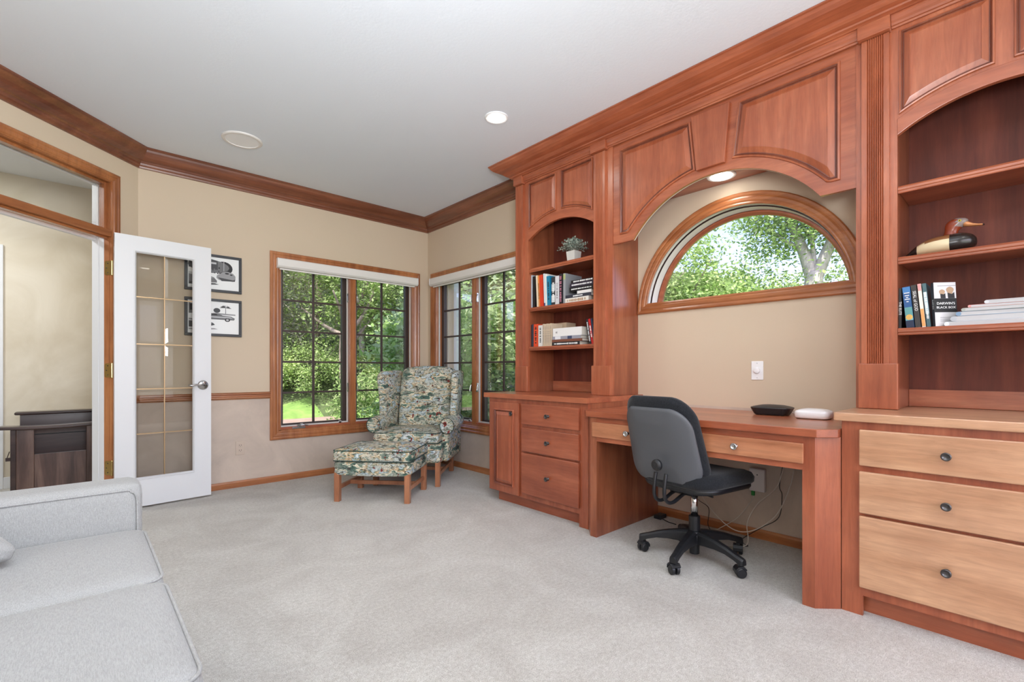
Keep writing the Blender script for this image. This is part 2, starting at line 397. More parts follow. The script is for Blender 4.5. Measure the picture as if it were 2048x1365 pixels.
# back wall with window 1 hole
WX0, WX1, WZ0, WZ1 = 1.375, 2.811, .463, 2.065
def wall_with_hole(ax, c0, c1, a0, a1, h0, h1, z0, z1, top=CEIL):
    m = MB()
    def bx(p, q, za, zb):
        if ax == 'y': m.box(p, q, c0, c1, za, zb)
        else: m.box(c0, c1, p, q, za, zb)
    bx(a0, h0, 0, top); bx(h1, a1, 0, top); bx(h0, h1, 0, z0); bx(h0, h1, z1, top); return m
struct('wall_back', wall_with_hole('y', YB, YB+.16, .345, XR+.26, WX0, WX1, WZ0, WZ1), 'wall_paint')
struct('wall_right', wall_with_hole('x', XR, XR+.26, YS, YB, 3.862-.718, 3.862+.718, WZ0, WZ1), 'wall_paint')
# alcove wall with the arched opening
AC, AZ, AR = 1.278, 1.453, .64
am = MB()
seg = 32
arc = [(AC+AR*math.cos(PI*i/seg), AZ+AR*math.sin(PI*i/seg)) for i in range(seg+1)]
am.box(XA, XA+.16, YR, YS, 0, AZ)
am.box(XA, XA+.16, YR, AC-AR, AZ, CEIL); am.box(XA, XA+.16, AC+AR, YS, AZ, CEIL)
for i in range(seg):
    (ya, za), (yb, zb) = arc[i], arc[i+1]
    am.prism([(ya, za), (yb, zb), (yb, CEIL), (ya, CEIL)], 'x', XA, XA+.16)
struct('wall_alcove', am, 'wall_paint')
# angled wall with the door opening (local frame: x along the wall, y towards the room)
wd = MB(); wd.T = Matrix.Translation((P0.x, P0.y, 0)) @ Matrix.Rotation(RZ, 4, 'Z')
S0, S1, ZT = .235, 1.55, 2.43
wd.box(-.06, S0, -.13, 0, 0, CEIL); wd.box(S1, 1.9, -.13, 0, 0, CEIL); wd.box(S0, S1, -.13, 0, ZT, CEIL)
struct('wall_door_side', wd, 'wall_paint')
struct('wall_left', MB().box(XL-.15, XL, YR, DW.y, 0, CEIL), 'wall_paint')
struct('wall_rear', wall_with_hole('y', YR-.16, YR, XL-.15, XA+.16, -.4, 2.5, .6, 2.3), 'wall_paint')
# hall beyond the door
struct('wall_hall_far', MB().box(-3.2, .5, 6.05, 6.2, 0, CEIL), 'hall_paint')
struct('wall_hall_end', MB().box(.345, .5, 4.9, 6.05, 0, CEIL), 'hall_paint')
struct('wall_hall_left', MB().box(-3.35, -3.2, 2.5, 6.2, 0, CEIL), 'hall_paint')
struct('wall_hall_near', MB().box(-3.2, XL-.15, 2.5, 2.65, 0, CEIL), 'hall_paint')
struct('baseboard_hall', MB().box(-3.2, .345, 6.035, 6.05, 0, .10), 'white_paint', bevel=.003)

def sweep(names, pts, prof, mat, label=None, start=None, end=None):
    """profile (out, down) swept along a horizontal wall line, mitred; room on the right-hand side of travel; one object per straight run"""
    n = len(pts); mit = []
    for i in range(n):
        a = (pts[i]-pts[i-1]).normalized() if i > 0 else None; b = (pts[i+1]-pts[i]).normalized() if i < n-1 else None
        na = Vector((a.y, -a.x)) if a is not None else None; nb = Vector((b.y, -b.x)) if b is not None else None
        if na is None: m = nb
        elif nb is None: m = na
        else: m = (na+nb)/(1+na.dot(nb))
        mit.append(m)
    for i in range(n-1):
        rr = []
        for j in (i, i+1):
            rr.append([(pts[j].x+mit[j].x*o, pts[j].y+mit[j].y*o, z) for o, z in prof])
        nm = names[i] if isinstance(names, list) else names
        mt = mat[i] if isinstance(mat, list) else mat
        struct(nm, MB().rings(rr), mt, label)
crown = [(.0, CEIL), (.122, CEIL), (.124, CEIL-.012), (.112, CEIL-.018), (.106, CEIL-.032), (.094, CEIL-.050), (.076, CEIL-.068), (.056, CEIL-.082), (.040, CEIL-.088),
         (.034, CEIL-.098), (.028, CEIL-.102), (.026, CEIL-.116), (.018, CEIL-.124), (.014, CEIL-.136), (.0, CEIL-.138)]
V2 = lambda x, y: Vector((x, y))
sweep(['trim_1', 'trim_2', 'trim_3', 'trim_4'], [V2(XL, YR), DW, P0, V2(XR, YB), V2(XR, YS+.02)], crown, ['crown_y', 'crown_x', 'crown_x', 'crown_y'], 'stained wood crown moulding')
bb = [(0, .058), (.009, .058), (.013, .05), (.015, .044), (.015, 0), (0, 0)]
sweep(['baseboard_angled', 'baseboard_back', 'baseboard_right'], [P0+D*.17, P0, V2(XR, YB), V2(XR, YS-.03)], bb, ['trim_x', 'trim_x', 'trim_y'])
sweep(['baseboard_alcove'], [V2(XA, 1.95), V2(XA, .6)], bb, 'trim_y')
cr = [(0, .838), (.012, .838), (.022, .83), (.024, .822), (.014, .814), (.014, .804), (.022, .798), (.022, .79), (.012, .783), (.008, .777), (0, .777)]
sweep(['trim_5', 'trim_6'], [P0+D*.17, P0, V2(1.303, YB)], cr, 'trim_x', 'wood chair rail')
sweep(['trim_7', 'trim_8'], [V2(2.886, YB), V2(XR, YB), V2(XR, 4.66)], cr, 'trim_x', 'wood chair rail in the corner')

# ------------------------------------------------------------------ casement windows (local: x along the wall, y outward, z up, origin on the wall face)
def casing_frame(m, x0, x1, z0, z1, wd_, d=.02):
    prof = [(0, 0), (0, -.016), (.006, -.020), (.020, -.020), (.028, -.016), (.036, -.019), (.052, -.018), (.062, -.013), (.068, -.014), (wd_, -.010), (wd_, 0)]
    rr = []
    for o, y in prof:
        rr.append([(x0+o, y, z0+o), (x1-o, y, z0+o), (x1-o, y, z1-o), (x0+o, y, z1-o)])
    m.rings(rr, False, False)
def make_window(name, label, loc, rz, sub_label):
    t = thing(name, label, None, loc, rz, local=True, kind='structure')
    W, Z0, Z1 = .793, .388, 2.139
    m = MB(); casing_frame(m, -W, W, Z0, Z1, .078); m.build('casing', 'trim_z' if rz == 0 else 'trim_z', t)
    x0, x1, z0, z1 = -W+.078, W-.078, Z0+.078, Z1-.078
    m = MB(); m.box(x0-.003, x0+.018, -.006, .15, z0, z1); m.box(x1-.018, x1+.003, -.006, .15, z0, z1); m.box(x0, x1, -.006, .15, z1-.018, z1+.003)
    m.box(x0, x1, -.006, .15, z0-.003, z0+.012); m.build('jamb', 'trim_z', t, bevel=.002)
    m = MB(); m.box(-.038, .038, .004, .15, z0+.012, z1-.018); m.box(-.03, .03, -.004, .006, z0+.012, z1-.018); m.build('mullion', 'trim_z', t, bevel=.002)
    m = MB(); m.box(x0+.018, x1-.018, .002, .06, z0+.012, z0+.034); m.build('sill_rail', 'cherry_x', t, bevel=.002)
    for k, (a, b) in enumerate(((x0+.018, -.038), (.038, x1-.018))):
        zb, zt = z0+.034, z1-.018
        m = MB(); e = .012
        for q in ((a, a+e, zb, zt), (b-e, b, zb, zt), (a+e, b-e, zb, zb+e), (a+e, b-e, zt-e, zt)): m.box(q[0], q[1], .030, .044, q[2], q[3])
        m.build('screen_frame', 'screen_frame', t)
        s = .042; y0, y1 = .075, .118
        m = MB(); m.box(a, a+s, y0, y1, zb, zt); m.box(b-s, b, y0, y1, zb, zt); m.box(a+s, b-s, y0, y1, zb, zb+s*.55); m.box(a+s, b-s, y0, y1, zt-s*.9, zt)
        sash = m.build('sash', 'bronze', t, bevel=.002)
        ga, gb, g0, g1 = a+s, b-s, zb+s*.55, zt-s*.9
        MB().box(ga, gb, .094, .098, g0, g1).build('pane', 'glass', sash)
        MB().box((ga+gb)/2-.011, (ga+gb)/2+.011, .082, .094, g0, g1).build('grille_bar', 'bronze', sash)
        for i in range(1, 5):
            z = g0+(g1-g0)*i/5; MB().box(ga, gb, .083, .0935, z-.009, z+.009).build('grille_bar', 'bronze', sash)
        sx = -1 if k == 0 else 1
        for z in (.86, 1.78):
            m = MB(); m.box(sx*.041-.008*(sx < 0), sx*.041+.008*(sx > 0), .002, .02, z-.045, z+.045)
            xx = sx*.05; m.tube([(xx, .01, z+.03), (xx+sx*.004, -.004, z+.01), (xx+sx*.006, -.010, z-.03), (xx+sx*.002, -.012, z-.045)], .0045, 8)
            m.build('sash_lock', 'nickel', t, smooth=False)
        cx = a+.16 if k == 0 else b-.16
        m = MB(); m.box(cx-.06, cx+.06, -.010, .02, z0+.010, z0+.030); m.box(cx-.012, cx+.018, -.02, .012, z0+.03, z0+.048)
        m.tube([(cx, -.012, z0+.04), (cx+.045, -.02, z0+.046), (cx+.085, -.018, z0+.036)], .006, 8); m.build('crank_handle', 'nickel', t, bevel=.002)
        for zz in (a+.2, b-.08): MB().box(zz-.012, zz+.012, .03, .044, z0+.034, z0+.054).build('screen_clip', 'screen_frame', t)
    return t
make_window('window_1', 'double casement window with dark grilles on the wall left of the corner', (2.093, YB, 0), 0, '')
make_window('window_2', 'double casement window with dark grilles on the wall right of the corner', (XR, 3.862, 0), -PI/2, '')
def shade(label, loc, rz, half):
    t = thing('roller_shade', label, 'shade', loc, rz, local=True, group='white roller shades')
    z0, z1 = 1.985, 2.075
    pr = [(-.065, z0+.02), (-.05, z0+.004), (-.02, z0), (.0, z0), (.0, z1), (-.058, z1), (-.065, z1-.01)]
    m = MB(); m.prism(pr, 'x', -half, half); m.build('cassette', 'shade_white', t, bevel=.003)
    for s in (-1, 1): MB().prism([(p[0]*1.02-.001, p[1]) for p in pr], 'x', s*half, s*(half+.006)).build('end_cap', 'white_plastic', t)
    MB().box(-half+.02, half-.02, -.03, -.018, z0-.012, z0).build('hem_bar', 'shade_white', t)
    return t
shade('white roller shade rolled up at the top of the window left of the corner', (2.093, YB-.001, 0), 0, .735)
shade('white roller shade rolled up at the top of the window right of the corner', (XR-.001, 3.862, 0), -PI/2, .735)

# ------------------------------------------------------------------ arched window (x outward)
def arch_ring(m, prof, c, z, base, n=40):
    """closed D-shaped frame: prof (radial inset from R, x)"""
    rr = []
    for R, x, zb in prof:
        a0 = math.asin(min(1, max(-1, (zb-z)/R)))
        rr.append([(x, c+R*math.cos(a0+(PI-2*a0)*i/n), z+R*math.sin(a0+(PI-2*a0)*i/n)) for i in range(n+1)])
    m.rings(rr, False, False)
aw = thing('window_3', 'half round window with wood casing above the desk', None, (XA, AC, AZ), 0, kind='structure')
m = MB(); arch_ring(m, [(.707, XA, 1.452), (.707, XA-.016, 1.452), (.700, XA-.021, 1.459), (.688, XA-.020, 1.468), (.680, XA-.016, 1.478), (.670, XA-.019, 1.488), (.655, XA-.018, 1.502), (.645, XA-.013, 1.512), (.638, XA-.014, 1.518), (.630, XA-.010, 1.528), (.630, XA, 1.528)], AC, AZ, 0)
m.build('casing', 'trim_y', aw)
m = MB(); arch_ring(m, [(.630, XA-.010, 1.528), (.630, XA+.028, 1.528)], AC, AZ, 0); m.build('reveal', 'shade_white', aw)
m = MB(); arch_ring(m, [(.630, XA+.028, 1.528), (.634, XA+.029, 1.527), (.634, XA+.036, 1.527), (.622, XA+.036, 1.529)], AC, AZ, 0); m.build('groove', 'walnut_dark', aw)
m = MB(); arch_ring(m, [(.622, XA+.036, 1.529), (.618, XA+.100, 1.529)], AC, AZ, 0); m.build('jamb', 'shade_white', aw)
m = MB(); arch_ring(m, [(.618, XA+.100, 1.529), (.621, XA+.101, 1.529), (.621, XA+.104, 1.529), (.616, XA+.104, 1.529)], AC, AZ, 0); m.build('groove', 'walnut_dark', aw)
m = MB(); arch_ring(m, [(.616, XA+.104, 1.529), (.604, XA+.104, 1.53), (.600, XA+.112, 1.53), (.592, XA+.124, 1.531), (.592, XA+.145, 1.531), (.64, XA+.145, 1.52)], AC, AZ, 0); m.build('sash', 'cherry_y', aw)
a0 = math.asin((1.531-AZ)/.59)
MB().prism([(AC+.594*math.cos(a0+(PI-2*a0)*i/40), AZ+.59*math.sin(a0+(PI-2*a0)*i/40)) for i in range(41)], 'x', XA+.130, XA+.134).build('pane', 'glass', aw)

# ------------------------------------------------------------------ door opening, transom, door leaf
td = thing('door_1', 'wood cased doorway with a glazed transom in the angled wall', None, (P0.x, P0.y, 0), RZ, local=True, kind='structure')
CW = .062
def strip_casing(m, s0, z0, s1, z1, w_):  # outer rect casing, three sided, facing the room (+y)
    prof = [(0, 0), (0, .016), (.006, .021), (.018, .021), (.026, .016), (.034, .019), (.048, .017), (.055, .012), (w_, .010), (w_, 0)]
    rr = [[(s0+o, y, z0), (s0+o, y, z1-o), (s1-o, y, z1-o), (s1-o, y, z0)] for o, y in prof]
    fs = []; n = 4; vs = [p for r in rr for p in r]
    for i in range(len(rr)-1):
        for k in range(3): fs.append((i*n+k, (i+1)*n+k, (i+1)*n+k+1, i*n+k+1))
    m.add(vs, fs)
m = MB(); strip_casing(m, .173, 0, 1.612, 2.488, CW); m.build('casing', 'trim_z', td)
m = MB(); m.box(.222, .236, -.054, .004, 0, 2.436); m.box(1.54, 1.557, -.054, .004, 0, 2.436); m.box(.236, 1.54, -.054, .004, 2.42, 2.436)
m.box(.236, .2385, -.016, -.012, 0, 2.02); m.build('jamb', 'trim_z', td, bevel=.002)
m = MB(); m.box(.218, .237, -.148, -.054, 0, 2.43); m.box(.234, .241, -.100, -.094, 0, 2.43); m.box(.237, 1.54, -.148, -.115, 2.405, 2.43); m.box(.237, 1.54, -.148, -.115, 1.995, 2.022); m.box(.17, .225, -.16, -.148, 0, 2.5); m.build('hall_casing', 'white_paint', td, bevel=.002)
m = MB(); m.box(.237, 1.54, -.054, .008, 2.018, 2.066); m.box(.237, 1.54, -.05, -.02, 2.002, 2.018); m.build('transom_bar', 'trim_x', td, bevel=.003)
m = MB(); m.box(.237, .258, -.07, -.03, 2.066, 2.42); m.box(1.523, 1.54, -.07, -.03, 2.066, 2.42); m.box(.262, 1.523, -.07, -.03, 2.40, 2.42); m.box(.262, 1.523, -.07, -.03, 2.066, 2.082); m.build('transom_frame', 'trim_z', td, bevel=.002)
MB().box(.262, 1.523, -.052, -.048, 2.082, 2.40).build('pane', 'transom_glass', td)
for z in (1.79, 1.035, .315):
    m = MB(); cr_ = [(-.036+.010*math.cos(a), .040+.012*math.sin(a)) for a in (PI/2, PI*.75, PI)]
    pts = [(.004, z-.052), (.004, z+.052), (-.036, z+.052), (-.043, z+.048), (-.046, z+.040), (-.046, z-.040), (-.043, z-.048), (-.036, z-.052)]
    m.prism(pts, 'x', .2360, .2386); m.lathe([(.006, -.056), (.0075, -.052), (.0075, .052), (.006, .056)], (.2385, .010, z), 'z', 12); h_ = m.build('hinge', 'brass', td)
    for dz in (-.034, 0, .034): MB().lathe([(.0045, 0), (.003, .0008)], (.2386, -.022-(.010 if dz == 0 else 0), z+dz), 'x', 10).build('screw', 'pewter', h_)
m = MB(); m.box(-.62, -.485, 6.03, 6.05, 0, 2.13); m.box(-1.5, -.62, 6.03, 6.05, 2.02, 2.13); struct('trim_9', m, 'white_paint', 'white door casing on the far hall wall', bevel=.003)
struct('door_3', MB().box(-1.5, -.62, 6.035, 6.048, 0, 2.02), 'white_paint', 'closed white door on the far hall wall')

LH = Vector((.192, 4.483)); LD = Vector((.9953, .0967)); LW = .614
dr = thing('door_2', 'white glazed door leaf standing open against the back wall', None, (LH.x, LH.y, 0), math.atan2(LD.y, LD.x), local=True, kind='structure')
gx0, gx1, gz0, gz1 = .115, .497, .22, 1.927
m = MB(); Z0, Z1 = .014, 2.038; T = .040
m.box(0, gx0, 0, T, Z0, Z1); m.box(gx1, LW, 0, T, Z0, Z1); m.box(gx0, gx1, 0, T, Z0, gz0); m.box(gx0, gx1, 0, T, gz1, Z1)
m.build('leaf', 'white_paint', dr)
m = MB(); rr = []
for o, y in ((0, 0), (0, -.006), (.006, -.008), (.010, -.004), (.016, .006), (.016, .012)):
    rr.append([(gx0-.004+o, y, gz0-.004+o), (gx1+.004-o, y, gz0-.004+o), (gx1+.004-o, y, gz1+.004-o), (gx0-.004+o, y, gz1+.004-o)])
m.rings(rr, False, False); m.build('glazing_bead', 'white_paint', dr)
zs = [gz0+.010, .557, .895, 1.233, 1.587, gz1-.010]; xs = [gx0+.010, .300, gx1-.010]
for i in range(5):
    for j in range(2):
        a, b, c, d = xs[j]+.003, xs[j+1]-.003, zs[i]+.003, zs[i+1]-.003
        m = MB(); e = .020
        m.rings([[(a, .016, c), (b, .016, c), (b, .016, d), (a, .016, d)], [(a, .014, c), (b, .014, c), (b, .014, d), (a, .014, d)],
                 [(a+e, .010, c+e), (b-e, .010, c+e), (b-e, .010, d-e), (a+e, .010, d-e)]])
        m.build('pane', 'door_glass', dr)
m = MB(); m.box(.2965, .3035, .008, .018, gz0, gz1)
for z in zs[1:-1]: m.box(gx0, gx1, .008, .018, z-.0035, z+.0035)
m.build('came', 'came', dr)
m = MB(); hx, hz = .555, .915
m.lathe([(.038, 0), (.038, -.004), (.028, -.009), (.018, -.011), (.011, -.014), (.010, -.035), (.013, -.04), (.012, -.052)], (hx, 0, hz), 'y', 24)
m.tube([(hx, -.045, hz), (hx-.03, -.048, hz+.002), (hx-.06, -.05, hz+.006), (hx-.09, -.05, hz-.001), (hx-.112, -.049, hz+.003)], [.010, .008, .008, .0085, .006], 10)
m.build('lever_handle', 'nickel', dr, smooth=True)
MB().box(LW-.0005, LW+.0015, .008, .032, hz-.03, hz+.03).build('latch_plate', 'brass', dr)

# ------------------------------------------------------------------ built-in: base cabinets
def drawer(parent, x, y0, y1, z0, z1, kz=None, mat='cherry_y'):
    m = MB(); b = .006
    m.box(x, x+.018, y0, y1, z0, z1)
    d = m.build('drawer', mat, parent, bevel=.004)
    knob(d, x, (y0+y1)/2, (z0+z1)/2 if kz is None else kz)
    return d
XF = 2.445
def base_unit(label, side, matd):
    """side=+1: left unit (desk on its low-y side), -1: right unit (desk on its high-y side). y given for the left unit, mirrored about AXS for the right."""
    AXS = 1.2465
    Y = (lambda y: y) if side > 0 else (lambda y: 2*AXS-y)
    def bx(m, x0, x1, ya, yb, z0, z1):
        a, b = sorted((Y(ya), Y(yb))); return m.box(x0, x1, a, b, z0, z1)
    wz = 'cherry_red_z' if side > 0 else 'cherry_z'; wy = 'cherry_red_y' if side > 0 else 'cherry_y'
    t = thing('base_cabinet', label, 'cabinet', (XF, Y(2.45), 0), 0)
    m = MB(); bx(m, XF+.02, XA-.002 if side < 0 else XR-.002, 2.944-.02, 2.944, .085, .819); bx(m, XF+.02, XA-.002, 1.94, 1.96, 0, .819); bx(m, XF+.02, (XA if side < 0 else XR)-.002, 1.96, 2.924, .085, .10)
    m.build('carcass', 'cherry_side', t)
    m = MB()
    bx(m, XF, XF+.02, 2.905, 2.944, .085, .819); bx(m, XF, XF+.02, 1.94, 2.015, 0, .819); bx(m, XF, XF+.02, 2.545, 2.59, .130, .785)
    bx(m, XF, XF+.02, 2.015, 2.905, .785, .819)
    bx(m, XF, XF+.02, 2.015, 2.905, .085, .130); bx(m, XF, XF+.02, 2.015, 2.545, .61, .64); bx(m, XF, XF+.02, 2.015, 2.545, .42, .45)
    m.build('face_frame', wz, t)
    m = MB(); bx(m, 2.50, 2.515, 1.99, 2.89, 0, .085); bx(m, 2.515, XR-.01, 2.875, 2.89, 0, .085); m.build('toe_kick', wy, t)
    for z0, z1 in ((.637, .788), (.437, .612), (.124, .425)):
        ya, yb = sorted((Y(2.005), Y(2.553))); drawer(t, XF-.020, ya, yb, z0, z1, mat=matd)
    ya, yb = sorted((Y(2.583), Y(2.912)))
    m = MB(); m.box(XF-.020, XF-.002, ya, yb, .093, .788); dd = m.build('door', wz, t, bevel=.003)
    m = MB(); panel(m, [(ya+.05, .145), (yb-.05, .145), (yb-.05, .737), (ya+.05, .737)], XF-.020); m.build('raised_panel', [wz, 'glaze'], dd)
    knob(dd, XF-.020, Y(2.645), .707)
    return t
base_unit('cherry base cabinet left of the desk, with three drawers and a narrow panel door', 1, 'cherry_red_y')
base_unit('cherry base cabinet right of the desk, nearest the camera, with three wide drawers', -1, 'cherry_light')
m = MB().prism([(2.42, 1.932), (2.42, 2.986), (XR-.002, 2.986-.004), (XR-.002, 2.984-.003), (XA-.002, 2.98), (XA-.002, 1.945)], 'z', .82, .856)
tag(m.build('countertop', 'cherry_y', bevel=.004), 'cherry counter slab on the left base cabinet, under the bookcase with the plant', 'countertop')
m = MB().prism([(2.42, .578), (2.42, -.493), (XA-.002, -.493), (XA-.002, .578)], 'z', .82, .856)
tag(m.build('countertop', 'cherry_light', bevel=.004), 'cherry counter slab on the right base cabinet, under the bookcase with the duck', 'countertop')

# ------------------------------------------------------------------ desk
dk = thing('desk', 'built-in cherry knee-hole desk with two shallow drawers', 'desk', (2.6, 1.25, 0))
MB().prism([(2.34, .62), (2.34, 1.875), (2.405, 1.936), (XA-.002, 1.936), (XA-.002, .556), (2.405, .556)], 'z', .747, .783).build('desktop', 'cherry_y', dk, bevel=.003)
m = MB(); m.prism([(2.365, .682), (2.365, .633), (2.443, .556), (2.461, .556), (2.461, .560), (2.381, .642), (2.381, .682)], 'z', 0, .747)
m.box(2.381, XA-.02, .664, .682, .0, .747); m.build('side_panel', 'cherry_z', dk)
m = MB(); m.prism([(2.365, 1.812), (2.365, 1.86), (2.443, 1.936), (2.461, 1.936), (2.461, 1.932), (2.381, 1.852), (2.381, 1.812)], 'z', 0, .747)
m.box(2.381, XA-.02, 1.812, 1.83, .0, .747); m.build('side_panel', 'cherry_side', dk)
m = MB(); m.box(2.366, 2.384, .682, 1.812, .596, .747); m.build('apron', 'cherry_y', dk)
for y0, y1 in ((.675, 1.255), (1.315, 1.838)):
    m = MB(); m.box(2.350, 2.365, y0, y1, .625, .715); d = m.build('drawer', 'cherry_mid', dk, bevel=.004); knob(d, 2.350, (y0+y1)/2, .67, 'nickel')

# ------------------------------------------------------------------ bookcases
XU = 2.777; ZU0, ZU1 = .857, 2.664
def arc_z(y, c, hw, spring, rise, extra=0):
    R = (hw*hw+rise*rise)/(2*rise); zc = spring+rise-R; return zc+math.sqrt(max(1e-6, (R+extra)**2-(y-c)**2))
def bookcase(label, ya, yb, pil, stile_out, shelf_l, side_mat, outer_x):
    """opening ya..yb; pil: list of (y0,y1,p0,p1,c0,c1,flute) pilaster, plinth and cap ranges; stile_out: outer edges (low, high)"""
    t = thing('bookcase', label, 'bookcase', (XU, (ya+yb)/2, ZU0)); c = (ya+yb)/2; hw = (yb-ya)/2
    lo, hi = stile_out
    n = 28; ys = [ya+(yb-ya)*i/n for i in range(n+1)]
    m = MB(); m.box(XU, XU+.02, lo, ya, ZU0, ZU1); m.box(XU, XU+.02, yb, hi, ZU0, ZU1)
    for i in range(n):
        a, b = ys[i], ys[i+1]; m.prism([(a, arc_z(a, c, hw, 2.118, .104)), (b, arc_z(b, c, hw, 2.118, .104)), (b, ZU1), (a, ZU1)], 'x', XU, XU+.02)
    m.build('face_frame', 'cherry_z', t)
    # arch rail proud of the frame, with bead
    m = MB()
    low = [(y, arc_z(y, c, hw, 2.118, .104)) for y in ys]; up = [(y, arc_z(y, c, hw, 2.118, .104, .062)) for y in ys]
    m.prism(low+up[::-1], 'x', XU-.004, XU+.001); m.build('arch_rail', 'cherry_y', t, bevel=.002)
    for k in (-1, 1):
        if k < 0: p, q = ya+.006, c-.026
        else: p, q = c+.026, yb-.006
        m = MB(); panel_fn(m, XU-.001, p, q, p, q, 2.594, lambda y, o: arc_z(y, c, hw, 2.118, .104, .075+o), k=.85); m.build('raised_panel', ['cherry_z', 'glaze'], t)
    for xx, nm in (((lo, lo+.02), 'side_panel'), ((hi-.02, hi), 'side_panel')):
        X1 = XA-.002 if xx[1] < YS-.05 else XR-.002
        MB().box(XU+.02, X1, xx[0], xx[1], ZU0, ZU1).build(nm, side_mat, t)
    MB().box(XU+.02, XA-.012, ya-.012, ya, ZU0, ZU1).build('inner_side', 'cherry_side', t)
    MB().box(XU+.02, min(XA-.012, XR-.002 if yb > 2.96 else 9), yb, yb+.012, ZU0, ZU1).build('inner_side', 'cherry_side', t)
    MB().box(XA-.012, XA-.003, ya-.012, min(yb+.012, YS-.01), ZU0, ZU1).build('back_panel', 'cherry_back_shaded', t)
    MB().box(XA-.022, XA-.012, ya, yb, ZU0, ZU0+.085).build('back_rail', 'cherry_y', t, bevel=.002)
    for z in (1.884, 1.558, 1.231):
        m = MB(); m.box(XU+.022, XA-.013, ya+.001, yb-.001, z-.02, z)
        s = m.build('shelf', 'cherry_y', t)
        pr = [(XU+.022, z-.032), (XU+.010, z-.032), (XU+.008, z-.028), (XU+.008, z-.022), (XU+.004, z-.018), (XU+.004, z-.008), (XU+.008, z-.003), (XU+.010, z), (XU+.022, z)]
        MB().prism(pr, 'y', ya+.001, yb-.001).build('nosing', 'cherry_y', s)
    for (y0, y1, p0, p1, c0, c1) in pil:
        fw = (y1-y0)*.62; f0 = (y0+y1)/2-fw/2; nf = 8; g = fw/nf
        poly = [(XU, y0), (2.757, y0), (2.757, f0)]
        for i in range(nf): poly += [(2.757, f0+i*g+.001), (2.763, f0+i*g+g*.5), (2.757, f0+(i+1)*g-.001)]
        poly += [(2.757, y1), (XU, y1)]
        pl = MB().prism(poly, 'z', ZU0+.2, 2.60).build('pilaster', 'cherry_z', t)
        MB().box(2.742, XU, p0, p1, ZU0, ZU0+.212).build('plinth_block', 'cherry_z', pl, bevel=.004)
        MB().box(2.733, XU, c0, c1, 2.603, ZU1+.003).build('cap_block', 'cherry_y', pl, bevel=.003)
    return t
LA, LB = 2.153, 2.833
bookcase('tall cherry bookcase left of the desk holding a potted plant and two shelves of books', LA, LB, [(2.040, 2.140, 1.985, 2.15, 2.021, 2.156), (2.882, 2.972, 2.815, 2.962, 2.872, 2.975)], (1.987, 2.980), None, 'cherry_side', None)
RA, RB = -.270, .413
bookcase('tall cherry bookcase right of the desk holding a duck decoy and books', RA, RB, [(.440, .545, .405, .556, .433, .558), (-.402, -.297, -.413, -.262, -.415, -.290)], (-.42, .570), None, 'cherry_z', None)

# ------------------------------------------------------------------ arched valance above the desk
va = thing('arched_valance', 'cherry arched valance with raised panels and a keystone over the desk', 'valance', (XU, 1.278, 2.25))
VC, VH, VS, VR = 1.2745, .5525, 1.924, .284
n = 40; y0, y1 = .571, 1.986
def vz(y, e=0, flat=VS):
    if abs(y-VC) >= VH+e*.6: return flat
    return max(flat, arc_z(y, VC, VH, VS, VR, e))
ys = [y0]+[VC-VH+2*VH*i/n for i in range(n+1)]+[y1]
m = MB()
for i in range(len(ys)-1):
    a, b = ys[i], ys[i+1]
    za = VS if i == 0 else arc_z(a, VC, VH, VS, VR); zb = VS if i == len(ys)-2 else arc_z(b, VC, VH, VS, VR)
    m.prism([(a, za), (b, zb), (b, ZU1), (a, ZU1)], 'x', XU+.006, XU+.026)
m.build('arch_board', 'cherry_y', va)
m = MB()
for i in range(1, len(ys)-2):
    a, b = ys[i], ys[i+1]
    za = arc_z(a, VC, VH, VS, VR); zb = arc_z(b, VC, VH, VS, VR)
    m.prism([(a, za), (b, zb), (b, zb+.008), (a, za+.008)], 'x', XU+.026, XU+.032)
m.build('arch_edge', 'white_paint', va)
XV = XU+.006
def vbot(p, q, k=16): return [(p+(q-p)*i/k, vz(p+(q-p)*i/k, .058, 1.978)) for i in range(k+1)]
vb = lambda y, o: max(1.980+o, VS+VR-VRR+math.sqrt(max(1e-6, (VRR+.058+o)**2-(y-VC)**2))) if abs(y-VC) < VRR+.05+o else 1.980+o
VRR = (VH*VH+VR*VR)/(2*VR)
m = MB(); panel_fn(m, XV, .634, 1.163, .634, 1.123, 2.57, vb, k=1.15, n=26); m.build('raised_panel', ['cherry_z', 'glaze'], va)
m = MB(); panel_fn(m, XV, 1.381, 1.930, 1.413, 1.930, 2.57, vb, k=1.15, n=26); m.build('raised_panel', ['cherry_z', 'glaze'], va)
m = MB(); m.prism([(1.198, 2.247), (1.369, 2.247), (1.402, 2.586), (1.168, 2.586)], 'x', XV-.022, XV); m.build('keystone', 'cherry_z', va, bevel=.004)
MB().box(XV+.021, XA-.003, .572, 1.985, 2.250, 2.266).build('soffit', 'cherry_y', va)

# ------------------------------------------------------------------ cabinet crown with frieze
cc = thing('cabinet_crown', 'wide cherry crown moulding running along the top of the built-in', 'moulding', (2.6, 1.3, 2.7))
cp = [(0, CEIL-.001), (.176, CEIL-.001), (.178, CEIL-.010), (.168, CEIL-.014), (.160, CEIL-.026), (.142, CEIL-.040), (.118, CEIL-.050), (.092, CEIL-.056), (.078, CEIL-.060), (.066, CEIL-.070), (.054, CEIL-.078),
      (.040, CEIL-.082), (.030, CEIL-.084), (.028, CEIL-.092), (.014, CEIL-.096), (.008, CEIL-.1), (0, CEIL-.1)]
path = [V2(XR-.004, 2.985), V2(2.745, 2.985), V2(2.745, -.42), V2(XA-.01, -.42)]
